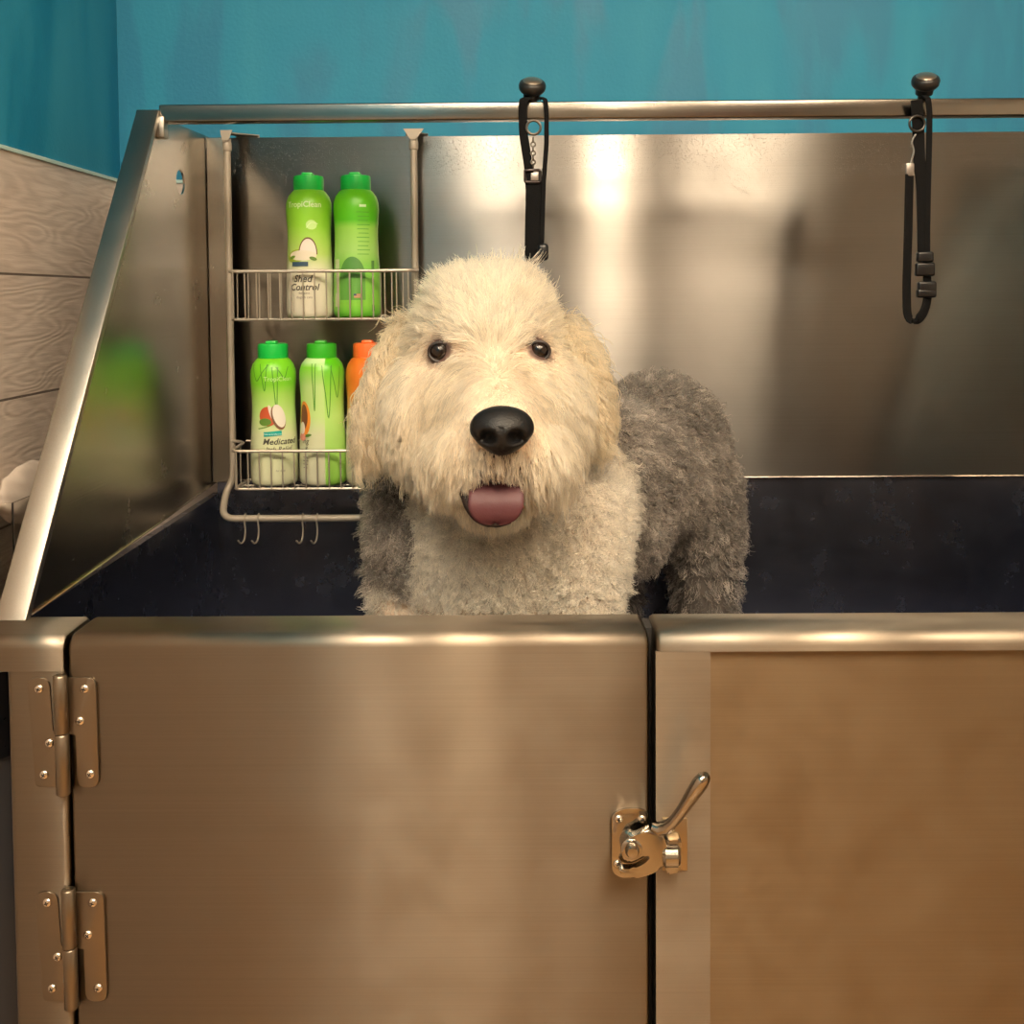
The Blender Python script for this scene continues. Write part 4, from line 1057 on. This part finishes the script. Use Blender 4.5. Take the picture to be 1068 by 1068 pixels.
# nose leather
bm = bmesh.new(); bmesh.ops.create_icosphere(bm, subdivisions=5, radius=1.0)
for v in bm.verts:
    x, y, z = v.co
    w_ = 1.0+.10*max(0, z)-.30*max(0, -z)**1.3
    X = x*.0338*w_; Z = z*.0262; Y = y*.026*(1-.18*max(0, z))
    if y < 0:
        Y *= 1-.14*abs(x)**2
        for s_ in (-1, 1):
            q = ((x-s_*.44)/.23)**2+((z+.18)/.24)**2; Y += .0120*math.exp(-q**1.5)*1.25
            q = ((x-s_*.70)/.30)**2+((z+.34)/.09)**2; Y += .0045*math.exp(-q)
        Y += .0022*math.exp(-(x/.05)**2)*(1 if z < .25 else 0)
    v.co = Vector((X, Y, Z))+NOSE
m_no, nt, b = mat_new('nose_leather'); b.inputs['Base Color'].default_value = (.005, .0045, .005, 1); b.inputs['Roughness'].default_value = .45; b.inputs['Specular IOR Level'].default_value = .35
tc = N(nt, 'ShaderNodeTexCoord'); vo = N(nt, 'ShaderNodeTexVoronoi', Scale=520.0); L(nt, tc.outputs['Object'], vo.inputs['Vector']); bp = N(nt, 'ShaderNodeBump', Strength=.5, Distance=.0006); L(nt, vo.outputs['Distance'], bp.inputs['Height']); L(nt, bp.outputs[0], b.inputs['Normal'])
bm_obj('nose', bm, m_no, dog, angle=80)
# mouth: dark lining, lower lip, tongue
M_lip = simple('dark_lip', (.018, .010, .010), .35)
bm = bmesh.new(); bmesh.ops.create_icosphere(bm, subdivisions=4, radius=1.0)
c = P(514, 512, 1.13)
for v in bm.verts: v.co = Vector((v.co.x*.037, v.co.y*.026, v.co.z*.026))+c
bm_obj('mouth_lining', bm, M_lip, dog)
bm = bmesh.new(); tube(bm, smooth_path([P(468, 502, 1.125), P(476, 506, 1.115), P(484, 516, 1.110), P(489, 529, 1.107), P(499, 541, 1.104), P(517, 547, 1.102), P(532, 543, 1.106)], 5), [.0055]*6+[.0048]*18+[.0035]*7, 10)
bm_obj('lower_lip', bm, M_lip, dog)
m_to, nt, b = mat_new('tongue'); b.inputs['Base Color'].default_value = (.080, .020, .026, 1); b.inputs['Roughness'].default_value = .55; b.inputs['Subsurface Weight'].default_value = .15; b.inputs['Subsurface Radius'].default_value = (.01, .004, .003); b.inputs['Subsurface Scale'].default_value = .5
tc = N(nt, 'ShaderNodeTexCoord'); no = N(nt, 'ShaderNodeTexNoise', Scale=600.0); L(nt, tc.outputs['Object'], no.inputs['Vector']); bp = N(nt, 'ShaderNodeBump', Strength=.4, Distance=.0005); L(nt, no.outputs['Fac'], bp.inputs['Height']); L(nt, bp.outputs[0], b.inputs['Normal'])
bm = bmesh.new(); cen = smooth_path([P(518, 488, 1.160), P(518, 497, 1.130), P(518, 508, 1.108), P(517.5, 522, 1.096), P(517, 535, 1.094), P(516.5, 545.5, 1.098)], 6); n_ = len(cen); rings = []
for i, q in enumerate(cen):
    t = i/(n_-1); w_ = .0310*(1-.1*(1-t))*(1 if t < .62 else math.sqrt(max(1e-4, 1-((t-.62)/.385)**2))); h_ = .0045*(1 if t < .8 else math.sqrt(max(.02, 1-((t-.8)/.21)**2)))
    a_ = cen[max(i-1, 0)]; b_ = cen[min(i+1, n_-1)]; tt = (b_-a_).normalized(); xx = Vector((1, 0, 0)); nn = tt.cross(xx).normalized()
    if nn.y > 0: nn = -nn
    row = []
    for k in range(24):
        a = 2*PI*k/24; u = math.cos(a); s_ = math.sin(a)
        row.append(bm.verts.new(q+xx*u*w_+nn*(s_*h_+(.0035*u*u if True else 0)-(.0020*math.exp(-(u/.10)**2) if s_ > 0 else 0))))
    rings.append(row)
for A_, B_ in zip(rings, rings[1:]):
    for k in range(24): bm.faces.new((A_[k], A_[(k+1) % 24], B_[(k+1) % 24], B_[k]))
bm.faces.new(rings[0]); bm.faces.new(rings[-1][::-1])
bm_obj('tongue', bm, m_to, dog, angle=80)

# ------------------------------------------------------------------ render settings
sc = bpy.context.scene
sc.view_settings.view_transform = 'Standard'; sc.view_settings.look = 'None'; sc.view_settings.gamma = 1; sc.view_settings.exposure = 0.27
sc.view_settings.use_curve_mapping = False
w = bpy.data.worlds.new('world'); sc.world = w; w.use_nodes = True
w.node_tree.nodes['Background'].inputs[0].default_value = (.02, .018, .015, 1); w.node_tree.nodes['Background'].inputs[1].default_value = 1.0
sc.cycles.max_bounces = 12; sc.cycles.diffuse_bounces = 5; sc.cycles.glossy_bounces = 5; sc.cycles.transmission_bounces = 10; sc.cycles.transparent_max_bounces = 8
sc.cycles.use_denoising = True; sc.cycles.caustics_reflective = True
sc.cycles.sample_clamp_indirect = 6.0
